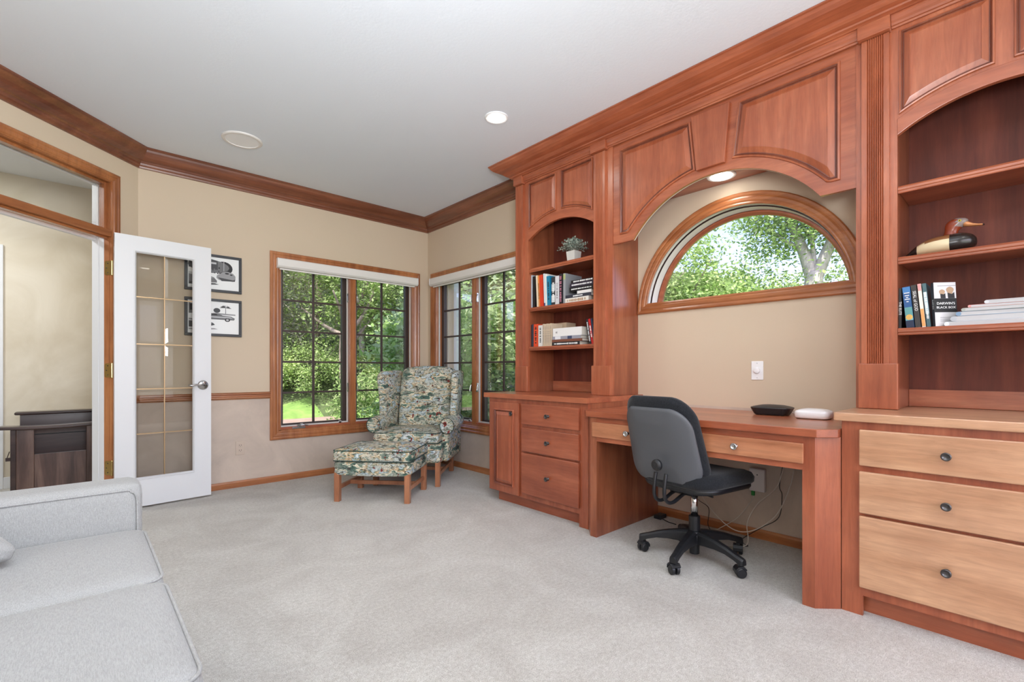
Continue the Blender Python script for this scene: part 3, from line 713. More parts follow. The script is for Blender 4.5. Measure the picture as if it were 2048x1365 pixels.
# room lies on the other side of travel, so walk it so that the normal points outwards
for i in range(3):
    rr = []
    for j in (i, i+1):
        def dirn(k): 
            d = (path[k+1]-path[k]).normalized(); return Vector((d.y, -d.x))
        if j == 0: mt = dirn(0)
        elif j == 3: mt = dirn(2)
        else:
            na, nb = dirn(j-1), dirn(j); mt = (na+nb)/(1+na.dot(nb))
        sgn = -1
        k2 = .7 if False else 1
        rr.append([(path[j].x+sgn*mt.x*o*-1, path[j].y+sgn*mt.y*o*-1*(.72 if True else 1), z) for o, z in cp])
    MB().rings(rr).build('crown_run', 'cherry_y' if i == 1 else 'cherry_x', cc)
m = MB(); m.box(2.745, XR-.012, -.42, 2.975, 2.668, CEIL-.002)
m.build('core', 'cherry_y', cc)
fp = [(XU, 2.612), (2.767, 2.612), (2.765, 2.620), (2.759, 2.622), (2.757, 2.632), (2.750, 2.640), (2.748, 2.655), (2.744, 2.660), (2.744, 2.669), (XU, 2.669)]
for a, b in ((2.156, 2.871), (.559, 2.020), (-.289, .432)):
    MB().prism(fp, 'y', a, b).build('frieze_moulding', 'cherry_y', cc)

# ------------------------------------------------------------------ ceiling fittings
def downlight(label, x, y, z, r=.08, power=14, tilt=0, group='recessed ceiling lights'):
    t = thing('recessed_light', label, 'ceiling light', (x, y, z), group=group)
    MB().lathe([(r, 0), (r, -.004), (r*.93, -.007), (r*.74, -.005), (r*.70, -.001), (r*.70, 0)], (x, y, z), 'z', 36).build('trim_ring', 'white_plastic', t, smooth=False)
    MB().lathe([(r*.71, -.0085), (r*.71, -.0055)], (x, y, z), 'z', 32).build('lens', 'lamp_glow', t)
    lamp('SPOT', 'downlight_beam', (x, y, z-.02), power, (1, .97, .92), (0, 0, 0), spot_size=math.radians(150), spot_blend=.9, shadow_soft_size=.06)
downlight('round recessed light lit in the middle of the white ceiling', 2.107, 2.462, CEIL, group=None)
downlight('round recessed light lit in the ceiling behind the camera', .75, -.9, CEIL, group=None)
downlight('second lit recessed light in the ceiling behind the camera, by the desk wall', 1.9, -.9, CEIL, group=None)
downlight('round recessed light lit in the wood soffit over the half round window', 2.955, 1.300, 2.250, r=.085, power=5, group=None)
g = MB().lathe([(.135, 0), (.135, -.006), (.128, -.010), (.112, -.010), (.108, -.006), (.001, -.006)], (.905, 3.985, CEIL), 'z', 48)
sp = thing('ceiling_speaker', 'flat round white speaker grille set in the ceiling', 'speaker', (.905, 3.985, CEIL))
MB().lathe([(.135, 0), (.135, -.006), (.128, -.011), (.112, -.011), (.110, -.005), (.110, 0)], (.905, 3.985, CEIL), 'z', 48).build('rim', 'shade_white', sp)
MB().lathe([(.110, -.0065), (.110, -.003)], (.905, 3.985, CEIL), 'z', 48).build('grille', 'white_plastic', sp)
lamp('AREA', 'hall_fill', (-1.1, 5.0, CEIL-.05), 20, (.96, .99, 1), (0, 0, 0), shape='DISK', size=.5)  # added lamp, out of view, to brighten the hall

# ------------------------------------------------------------------ switch, outlet, wall box
t = thing('dimmer_switch', 'white wall plate with a round dimmer knob above the desk', 'switch', (XA, 1.14, 1.035))
MB().box(XA-.006, XA-.0003, 1.105, 1.175, .977, 1.093).build('plate', 'white_plastic', t, bevel=.003)
MB().lathe([(.019, -.006), (.018, -.018), (.013, -.021), (.001, -.020)], (XA, 1.14, 1.035), 'x', 24).build('knob', 'white_plastic', t, smooth=True)
for z in (.99, 1.08): MB().lathe([(.003, -.0072), (.003, -.006)], (XA, 1.14, z), 'x', 10).build('screw', 'grey190', t)
def outlet_face(t, f):  # local plate coordinates mapped through f(u, v, depth)
    pass
t = thing('wall_outlet', 'beige duplex outlet low on the back wall between the door leaf and the window', 'outlet', (1.058, YB, .345))
MB().box(1.022, 1.094, YB-.006, YB-.0003, .285, .405).build('plate', 'ivory_plastic', t, bevel=.002)
for z in (.367, .323):
    m = MB().box(1.040, 1.076, YB-.008, YB-.006, z-.014, z+.014); r_ = m.build('receptacle', 'ivory_plastic', t, bevel=.003)
    m = MB(); m.box(1.049, 1.052, YB-.0086, YB-.008, z-.001, z+.008); m.box(1.064, 1.067, YB-.0086, YB-.008, z-.001, z+.008); m.box(1.056, 1.060, YB-.0086, YB-.008, z-.010, z-.006)
    m.build('slots', 'dark', r_)
t = thing('network_box', 'pale fibre wall box under the desk with a green plug', 'wall box', (XA, 1.13, .36))
MB().box(XA-.032, XA-.0003, 1.088, 1.178, .292, .432).build('cover', 'grey_plate', t, bevel=.005)
MB().lathe([(.0035, -.0335), (.0035, -.032)], (XA, 1.13, .395), 'x', 10).build('led', 'dark', t)
MB().box(XA-.026, XA-.010, 1.150, 1.168, .262, .292).build('plug', 'cable_green', t, bevel=.002)

# ------------------------------------------------------------------ cables under the desk
def smooth_path(p, k=8):
    p = [Vector(q) for q in p]; q = [p[0]]+p+[p[-1]]; o = []
    for i in range(1, len(q)-2):
        for j in range(k):
            t_ = j/k; o.append(.5*((2*q[i])+(q[i+1]-q[i-1])*t_+(2*q[i-1]-5*q[i]+4*q[i+1]-q[i+2])*t_**2+(3*q[i]-q[i-1]-3*q[i+1]+q[i+2])*t_**3))
    o.append(p[-1]); return o
def cable(name, label, pts, r, mat, group=None):
    tag(MB().tube(smooth_path(pts), r, 7).build(name, mat, smooth=True), label, 'cable', group)
cable('cable', 'thin white fibre lead running from the green plug down towards the chair base', [(3.082, 1.159, .262), (3.07, 1.165, .23), (3.03, 1.23, .12), (2.98, 1.33, .035), (2.94, 1.38, .004)], .0024, 'cable_white')
cable('cable', 'long white cable drooping in a wide loop under the desk below the wall box', [(3.02, .905, .747), (3.02, .905, .6), (3.0, .92, .40), (2.96, .99, .20), (2.92, 1.12, .085), (2.92, 1.25, .09), (2.96, 1.42, .22), (3.0, 1.50, .38), (3.03, 1.51, .60), (3.04, 1.51, .747)], .0028, 'cable_white')
cable('cable', 'white cable hanging from the desktop and curling onto the carpet by the baseboard', [(3.03, .955, .747), (3.03, .955, .58), (3.02, 1.0, .36), (3.0, 1.1, .24), (2.97, 1.15, .12), (2.90, 1.12, .02), (2.84, 1.17, .004), (2.80, 1.28, .004)], .0028, 'cable_white')
cable('cable', 'black power lead hanging right of the wall box to the floor', [(3.06, .975, .747), (3.06, .975, .55), (3.055, 1.0, .36), (3.05, .985, .30), (3.04, 1.0, .17), (3.0, 1.08, .10), (2.96, 1.18, .01), (2.90, 1.12, .004), (2.86, 1.18, .004)], .0022, 'dark')
cable('cable', 'black lead zigzagging down the wall behind the chair column', [(3.05, 1.555, .50), (3.06, 1.53, .38), (3.07, 1.495, .30), (3.065, 1.51, .18), (3.06, 1.43, .13), (3.03, 1.42, .03), (2.97, 1.36, .004)], .0022, 'dark')
t = thing('power_strip', 'small black adapter on the carpet in the far corner under the desk', 'adapter', (3.0, 1.76, 0))
MB().box(2.96, 3.04, 1.72, 1.775, .002, .03).build('body', 'black_plastic', t, bevel=.005)
MB().tube([(2.965, 1.72, .015), (2.955, 1.66, .005), (2.95, 1.60, .004)], .003, 7).build('lead', 'dark', t)

# ------------------------------------------------------------------ desk top items
t = thing('modem', 'black sloped modem box lying on the desk', 'modem', (2.93, .998, .783), math.radians(4), local=True)
m = MB(); n = 20
def sq(hx, hy, e=4, k=24): return [(hx*math.copysign(abs(math.cos(2*PI*i/k))**(2/e), math.cos(2*PI*i/k)), hy*math.copysign(abs(math.sin(2*PI*i/k))**(2/e), math.sin(2*PI*i/k))) for i in range(k)]
rr = []
for s_, z in ((.80, .003), (.84, .008), (.97, .034), (1.0, .040), (.985, .043), (.85, .048), (.55, .055), (.2, .058)):
    rr.append([(x*s_, y*s_, z) for x, y in sq(.085, .105)])
m.rings(rr); m.build('case', 'black_plastic', t, smooth=False)
for sx in (-1, 1):
    for sy in (-1, 1): MB().lathe([(.007, 0), (.006, .006)], (sx*.05, sy*.065, 0), 'z', 10).build('foot', 'dark', t)
t = thing('router', 'white rounded square router beside the raised counter', 'router', (2.865, .772, .783), math.radians(2), local=True)
m = MB(); rr = []
for s_, z in ((.88, .002), (.95, .004), (1.0, .008), (1.0, .032), (.985, .037), (.93, .041), (.75, .047), (.45, .051), (.15, .052)):
    rr.append([(x*s_, y*s_, z) for x, y in sq(.080, .080, 4.5, 32)])
m.rings(rr); m.build('case', 'white_plastic', t, smooth=True)
m = MB(); m.rings([[(x*.9, y*.9, 0) for x, y in sq(.080, .080, 4.5, 32)], [(x*.9, y*.9, .003) for x, y in sq(.080, .080, 4.5, 32)]]); m.build('base', 'dark', t)
cable('cable', 'short white lead between the modem and the router', [(2.965, .905, .80), (2.97, .89, .79), (2.965, .872, .787), (2.95, .86, .795)], .003, 'cable_white')

# ------------------------------------------------------------------ books
def book(label, loc, th, h, dp, cover, pages=(225, 218, 205), up=True, rx=0, rz=0, title=None, tcol='mat_white', tsize=None, group=None, name='book', spine_bands=None, tpos=.5):
    """local: spine faces -x, thickness along y, height along z; up=False lays it flat (spine still facing the room)"""
    t = thing(name, label, 'book', loc, 0, group, local=True)
    if up: t.rotation_euler = (rx, 0, rz)
    else: t.rotation_euler = (PI/2, 0, rz)
    cm = 'cov_%d_%d_%d' % cover
    if cm not in MATS: plain(cm, cover, .42)
    pm = 'pag_%d_%d_%d' % pages
    if pm not in MATS: plain(pm, pages, .85)
    z0 = 0 if up else -h/2; y0 = -th/2 if up else 0; c = .0018
    if not up: pass
    m = MB(); m.box(0, c, y0, y0+th, z0, z0+h); m.box(c, dp, y0, y0+c, z0, z0+h); m.box(c, dp, y0+th-c, y0+th, z0, z0+h)
    m.build('cover', cm, t)
    MB().box(c, dp-.004, y0+c, y0+th-c, z0+.003, z0+h-.003).build('pages', pm, t)
    if spine_bands:
        for (f0, f1, colr) in spine_bands:
            bm_ = 'cov_%d_%d_%d' % colr
            if bm_ not in MATS: plain(bm_, colr, .42)
            MB().box(-.0006, .0002, y0+.0005, y0+th-.0005, z0+h*f0, z0+h*f1).build('band', bm_, t)
    if title:
        s_ = tsize or th*.62
        if title.startswith('#'):
            rd = random.Random(label); s_ = tsize or th*.5; mm = MB(); p = float(title[1:] or .7)*h; z_ = z0+h*tpos+p/2
            while z_ > z0+h*tpos-p/2:
                q = rd.uniform(.25, .6)*s_; gap = .16*s_ if rd.random() < .8 else .6*s_
                a_ = rd.uniform(.30, .5)*s_; yc = y0+th/2; mm.box(-.0008, 0, yc-a_, yc+a_, z_-q, z_); z_ -= q+gap
            mm.build('spine_print', tcol, t); return t
        # text reads top to bottom on the spine: text x -> -z, text y -> toward ... , normal -> -x
        M = Matrix(((0, 0, -1, -.0012), (0, -1, 0, y0+th/2), (-1, 0, 0, z0+h*tpos), (0, 0, 0, 1)))
        if not up: pass
        # columns: image of text axes x,y,z
        X = Vector((0, 0, -1)); Zc = Vector((-1, 0, 0)); Yc = Zc.cross(X)
        M = Matrix(((X.x, Yc.x, Zc.x, -.0010), (X.y, Yc.y, Zc.y, y0+th/2), (X.z, Yc.z, Zc.z, z0+h*tpos), (0, 0, 0, 1)))
        lettering('lettering', title, s_, tcol, t, M)
    return t
SX = XU+.030   # spines stand a little behind the shelf edge
# left bookcase, upper book shelf (z 1.558)
z = 1.5585
def L(label, ya, yb, h, cover, lean=0, **k): return book(label, (k.pop('x', SX), (ya+yb)/2, k.pop('z', z)+abs(lean)*abs(yb-ya)/2), abs(yb-ya)-.001, h, k.pop('dp', .2), cover, rx=lean, **k)
L('pale blue-grey tall book, leftmost on the upper book shelf', 2.832, 2.818, .275, (176, 190, 200))
L('black book with a white edge, second from the left on the upper book shelf', 2.814, 2.784, .262, (24, 22, 24), pages=(235, 232, 225))
L('cream spined book leaning next to the orange one', 2.765, 2.746, .265, (226, 210, 184), lean=-.05)
L('orange-tan spined book on the upper book shelf', 2.744, 2.728, .262, (222, 140, 70), lean=-.05, title='#0.50', tcol='grey30')
L('bright red-orange spined book on the upper book shelf', 2.726, 2.692, .262, (206, 62, 36), lean=-.05)
L('tall white album with a navy edge behind the teal book', 2.682, 2.668, .268, (214, 220, 226), lean=-.04, spine_bands=[(0, .1, (40, 60, 110))])
L('white ring bound volume just left of the teal book', 2.665, 2.645, .262, (232, 233, 228), lean=-.03)
L('teal blue spined book on the upper book shelf', 2.643, 2.606, .240, (22, 122, 160), lean=-.04, x=SX-.004, title='#0.60', tcol='grey30', tsize=.016)
L('black and white printed spine right of the teal book', 2.600, 2.562, .225, (52, 54, 58), spine_bands=[(.1, .35, (205, 208, 210)), (.5, .75, (190, 196, 200))], title='#0.60', tsize=.02)
L('pale grey spined book in the middle of the upper book shelf', 2.560, 2.519, .228, (206, 206, 210), title='#0.50', tcol='grey110', tsize=.014)
L('black spined book with pink lettering on the upper book shelf', 2.516, 2.489, .238, (34, 30, 36), title='#0.85', tcol='pink_print', tsize=.020)
L('grey book with a green and cream cover standing behind the flat stack', 2.486, 2.462, .240, (150, 152, 156), x=SX+.012, spine_bands=[(.8, .97, (168, 176, 120))])
def flat(label, ya, yb, z0, th, cover, x=SX, dp=.15, rz=0, **k):
    return book(label, (x, (ya+yb)/2, z0), th, abs(yb-ya), dp, cover, up=False, rz=rz, **k)
zz = z
for lab, ya, yb, th, cov, kw in (
    ('white book at the bottom of the flat stack on the upper book shelf', 2.455, 2.225, .036, (222, 218, 210), dict(title='#0.75', tcol='cov_tan', tsize=.02)),
    ('dark navy book lying second from the bottom of the upper flat stack', 2.452, 2.20, .024, (52, 54, 66), dict(title='#0.35', tsize=.012)),
    ('thin white book in the middle of the upper flat stack', 2.335, 2.20, .022, (224, 222, 220), dict()),
    ('thick black book in the upper flat stack', 2.41, 2.182, .034, (22, 22, 26), dict(title='#0.85', tsize=.010)),
    ('black book with a purple spine in the upper flat stack', 2.405, 2.178, .028, (52, 44, 60), dict(title='#0.85', tsize=.012)),
    ('black book with red top edge, topmost of the upper flat stack', 2.395, 2.172, .022, (30, 26, 30), dict(title='#0.85', tsize=.012, pages=(150, 60, 50)))):
    if 'tcol' in kw and kw['tcol'] == 'cov_tan' and 'cov_tan' not in MATS: plain('cov_tan', (170, 140, 110), .5)
    flat(lab, ya, yb, zz, th, cov, **kw); zz += th+.0005
# left bookcase, lower book shelf (z 1.231)
z = 1.2315
L('dark navy thin book, leftmost on the lower book shelf', 2.831, 2.820, .185, (34, 40, 56))
L('second dark thin book at the left end of the lower book shelf', 2.818, 2.806, .190, (60, 66, 76))
L('orange-red spined book with black lettering on the lower book shelf', 2.802, 2.755, .188, (214, 74, 38), title='#0.75', tcol='grey30', tsize=.022)
L('white and black spined book next to the orange-red one', 2.748, 2.702, .175, (214, 212, 208), title='#0.75', tcol='grey30', tsize=.017)
for i in range(5):
    L('thin tan paperback, one of five alike beside the wide tan volume', 2.6985-i*.0203, 2.680-i*.0203, .183-.002*(i % 2), (206, 186, 160), dp=.13, group='tan paperbacks on the lower book shelf', title='#0.85', tcol='grey110', tsize=.008)
L('wide tan volume standing behind the flat white book', 2.70, 2.576, .198, (204, 180, 152), x=SX+.152, dp=.12, title=None)
zz = z
for lab, ya, yb, th, cov, kw in (
    ('black book at the bottom of the lower flat stack', 2.594, 2.31, .028, (28, 28, 32), dict(title='#0.85', tsize=.013)),
    ('brown covered book lying on the black one', 2.5955, 2.285, .020, (120, 72, 54), dict()),
    ('grey picture book under the thick white book', 2.590, 2.30, .024, (148, 148, 160), dict(spine_bands=[(.1, .3, (220, 220, 224)), (.55, .7, (60, 70, 100))])),
    ('thick white book on top of the lower flat stack', 2.585, 2.290, .064, (226, 225, 224), dict(title='38', tcol='grey30', tsize=.02, tpos=.14))):
    flat(lab, ya, yb, zz, th, cov, **kw); zz += th+.0005
for lab, y, cov, kw in (('black spined book leaning left of the red one at the lower right', 2.208, (44, 40, 46), dict(title='#0.75', tsize=.011)),
                    ('red spined book leaning at the right end of the lower book shelf', 2.186, (190, 34, 36), dict(title='#0.45', tsize=.012)),
                    ('dark blue spined book, last at the right end of the lower shelf', 2.168, (40, 52, 76), dict(spine_bands=[(.1, .3, (60, 130, 130))]))):
    book(lab, (SX, y-.0, z+.001), .0185 if cov[0] != 40 else .016, .190, .13, cov, rx=-.18 if cov[0] != 40 else -.16, **kw)

# right bookcase, book shelf (z 1.231)
z = 1.2315; SX = XU+.026
L('black spined book with ELITE lettering, leftmost on the shelf beside the blue one', .4118, .4015, .185, (20, 20, 24), title='THE ELITE', tcol='mat_white', tsize=.014, dp=.14)
t = L('blue ocean patterned spine with a gold seal', .3845, .3555, .188, (34, 84, 140), lean=-.085, dp=.15, spine_bands=[(.0, .18, (16, 34, 66)), (.18, .24, (120, 190, 200)), (.24, .5, (90, 150, 150)), (.86, 1, (60, 120, 180))])
MB().lathe([(.0125, -.0022), (.0125, -.0006)], (0, 0, .048), 'x', 24).build('seal', 'brass', t)
for s_, w_ in ((.158, .010), (.146, .008), (.137, .004), (.129, .009), (.118, .004)):
    MB().box(-.0014, -.0006, -w_, w_, s_, s_+.0035).build('spine_print', 'mat_white', t)
L('charcoal spined book lettered SEAL of GOD', .3525, .3325, .194, (48, 46, 46), lean=-.09, dp=.15, title='SEAL of GOD', tcol='mat_white', tsize=.016, tpos=.62)
L('white and orange marbled spine next to the charcoal one', .3295, .3160, .197, (228, 222, 212), lean=-.09, dp=.15, spine_bands=[(.02, .42, (222, 160, 96)), (.84, 1, (214, 150, 150))])
L('teal and white striped spine beside the book with a black and white cover', .3130, .2990, .197, (64, 96, 104), lean=-.09, dp=.15, spine_bands=[(.3, .8, (178, 200, 206))], title='#0.60', tcol='mat_white', tsize=.009)
t = book('book with its white cover showing, black band reading DARWIN\'S BLACK BOX', (SX+.004, .2885, z+.001), .016, .196, .088, (206, 204, 206), rx=-.07, rz=math.radians(-50), title='BLACK BOX', tcol='mat_white', tsize=.008, spine_bands=[(.0, 1, (60, 62, 68))])
cf = -.008   # visible cover is the -y side of the local block
def onc(x0, x1, z0_, z1_, mt, nm, d=.0006): MB().box(x0, x1, cf-d, cf, z0_, z1_).build(nm, mt, t)
onc(.0, .088, .062, .124, 'dark', 'cover_band')
def ctext(s_, x_, z_, size, mt): lettering('lettering', s_, size, mt, t, Matrix(((1, 0, 0, x_), (0, 0, -1, cf-.0009), (0, 1, 0, z_), (0, 0, 0, 1))))
ctext("DARWIN'S", .045, .101, .0155, 'mat_white'); ctext('BLACK BOX', .045, .083, .0140, 'mat_white')
for k in range(3): onc(.02, .08, .022+.008*k, .0235+.008*k, 'grey110', 'print_line')
onc(.015, .09, .180, .1815, 'grey110', 'print_line')
m = MB()
for (cx, cz, sc) in ((.032, .150, .9), (.064, .158, 1.15)):
    pts = [(cx+sc*.012*math.cos(a)*(1+.2*math.sin(3*a)), cz+sc*.016*math.sin(a)) for a in [2*PI*i/18 for i in range(18)]]
    m.prism(pts, 'y', cf-.0008, cf)
m.build('cover_print', 'cov_tan', t)
m = MB()
for (cx, cz, sc) in ((.034, .136, .9), (.066, .137, 1.2)):
    pts = [(cx-sc*.009, .1245), (cx+sc*.013, .1245), (cx+sc*.012, cz+.012*sc), (cx+sc*.004, cz+.006), (cx-sc*.010, cz+.010*sc)]
    m.prism(pts, 'y', cf-.0010, cf)
m.build('cover_print', 'grey30', t)
zz = z
for i, (lab, ya, th, cov, kw) in enumerate((
    ('thin white magazine with a pale blue edge at the bottom of the magazine stack', .250, .018, (226, 232, 240), {}),
    ('thick magazine with grey spine, second from the bottom of the stack', .228, .022, (176, 182, 190), {}),
    ('magazine with a blue spine in the middle of the stack', .212, .018, (120, 150, 180), {}),
    ('grey-green spined magazine above the blue one', .197, .014, (168, 174, 166), {}),
    ('pink and white magazine near the top of the stack', .178, .011, (214, 150, 148), {}),
    ('white magazine on top of the magazine stack', .126, .015, (206, 208, 212), {}))):
    t = thing('magazine', lab, 'magazine', (SX+.004, ya, zz), math.radians((-1, 0, 1, -1, 1, 0)[i]), local=True)
    cm = 'cov_%d_%d_%d' % cov
    if cm not in MATS: plain(cm, cov, .4)
    m = MB(); m.box(0, .22, -.30, -.0015, 0, .0012); m.box(0, .22, -.30, -.0015, th-.0012, th); m.tube([(0, -.002, th/2), (.22, -.002, th/2)], th/2, 10); m.build('cover', cm, t)
    MB().box(.001, .218, -.298, -.006, .0012, th-.0012).build('pages', 'grey190', t)
    zz += th+.0006

# ------------------------------------------------------------------ duck decoy
t = thing('duck_decoy', 'painted wooden duck decoy with chestnut head on the shelf', 'duck decoy', (2.875, .262, 1.5588), math.radians(-90), local=True); t.scale = (1.14, 1.12, 1.1)
# local +x towards the bill (world -y), z up
def ell(x, hy, z0, z1, k=20, tl=0, p=2.3):
    o = []
    for i in range(k):
        a = 2*PI*i/k; c_, s_ = math.cos(a), math.sin(a)
        o.append((x+tl*s_, hy*math.copysign(abs(c_)**(2/p), c_), (z0+z1)/2+(z1-z0)/2*math.copysign(abs(s_)**(2/p), s_)))
    return o
prof = [(-.124, .008, .004, .010), (-.112, .016, .004, .018), (-.098, .026, .006, .036), (-.080, .042, .001, .050), (-.055, .054, 0, .066), (-.025, .060, 0, .074), (.005, .060, 0, .076), (.018, .058, 0, .077), (.035, .057, 0, .078), (.055, .052, .002, .077), (.075, .040, .008, .071), (.088, .026, .016, .060), (.094, .010, .027, .046)]
m = MB(); m.rings([ell(*q) for q in prof])
mi = []
for f in m.f:
    c_ = [sum(m.v[i][k] for i in f)/len(f) for k in range(3)]
    if c_[0] > .016: mi.append(2)
    elif c_[0] < -.088: mi.append(2)
    elif c_[2] > .052-(.0 if c_[0] > -.04 else (-.04-c_[0])*.25): mi.append(1)
    else: mi.append(0)
m.m = mi
plain('duck_cream', (214, 196, 160), .35); plain('duck_brown', (132, 88, 54), .35); plain('duck_black', (38, 32, 30), .22); plain('duck_red', (128, 52, 28), .25); plain('duck_grey', (128, 112, 108), .25); plain('bill_tan', (206, 140, 92), .3); plain('eye_yellow', (210, 190, 60), .2)
m.build('body', ['duck_cream', 'duck_brown', 'duck_black'], t, smooth=True, sub=1)
m = MB()
hd = [((.018, .060), .026, .022), ((.020, .078), .021, .018), ((.020, .092), .019, .017), ((.026, .106), .026, .020), ((.036, .120), .030, .021), ((.046, .130), .026, .019), ((.052, .138), .013, .010)]
rr = []
for (cx, cz), rx_, ry_ in hd:
    rr.append([(cx+rx_*math.cos(2*PI*i/18), ry_*math.sin(2*PI*i/18), cz+rx_*.25*-math.cos(2*PI*i/18)) for i in range(18)])
m.rings(rr); 
m.m = [1 if (sum(m.v[i][0] for i in f)/len(f) > .034 and sum(m.v[i][2] for i in f)/len(f) > .098) else 0 for f in m.f]
hdo = m.build('head', ['duck_red', 'duck_grey'], t, smooth=True, sub=1)
m = MB(); rr = []
for x, hy, zc, hz in ((.055, .013, .115, .014), (.068, .011, .109, .010), (.082, .012, .103, .006), (.096, .013, .0995, .004), (.108, .011, .098, .003), (.113, .005, .0975, .002)):
    rr.append([(x, hy*math.cos(2*PI*i/14), zc+hz*math.sin(2*PI*i/14)) for i in range(14)])
m.rings(rr); m.m = [1 if sum(m.v[i][0] for i in f)/len(f) > .104 else 0 for f in m.f]
m.build('bill', ['bill_tan', 'duck_black'], t, smooth=True)
for sy in (-1, 1):
    MB().lathe([(.0045, 0), (.004, sy*.002), (.001, sy*.003)], (.046, sy*.0195, .124), 'y', 12).build('eye', 'eye_yellow', hdo)
    MB().lathe([(.0024, 0), (.001, sy*.0015)], (.046, sy*.0225, .124), 'y', 10).build('pupil', 'dark', hdo)

# ------------------------------------------------------------------ potted plant
t = thing('potted_plant', 'small grey-green leafy plant in a square white pot on the top shelf', 'plant', (2.875, 2.425, 1.8848))
px, py, pz = 2.875, 2.425, 1.8848
m = MB(); rr = []
for s_, z_ in ((.036, 0), (.043, .085), (.038, .085), (.036, .075)):
    rr.append([(px+a*s_, py+b*s_, pz+z_) for a, b in ((-1, -1), (1, -1), (1, 1), (-1, 1))])
m.rings(rr); m.build('pot', 'pot_white', t, bevel=.002)
m = MB(); lm = MB()
for i in range(96):
    a = random.uniform(0, 2*PI); el = random.uniform(.12, 1.5); Lh = random.uniform(.07, .115)*(1.22 if el < .7 else 1)
    d = Vector((math.cos(a)*math.cos(el), math.sin(a)*math.cos(el), math.sin(el))); b0 = Vector((px+random.uniform(-.02, .02), py+random.uniform(-.02, .02), pz+.078))
    pts = [b0+d*Lh*k+Vector((0, 0, .02*k*(1-k)*4)) for k in (0, .35, .7, 1)]
    m.tube(pts, [.0014, .0012, .001, .0007], 4, cap=False)
    for k in range(13):
        f = .25+.75*k/12; p = b0+d*Lh*f+Vector((0, 0, .02*f*(1-f)*4))
        u = Vector((random.gauss(0, 1), random.gauss(0, 1), random.gauss(.4, .8))).normalized(); u = (u+d*.6).normalized()
        s_ = u.cross(Vector((random.random(), random.random(), random.random()))).normalized()*.0042; ll = .017
        lm.add([p, p+u*ll*.5+s_, p+u*ll, p+u*ll*.5-s_], [(0, 1, 2, 3)])
m.build('stems', 'twig', t); tag(lm.build('leaves', 'leaf_plant', t), kind='stuff')

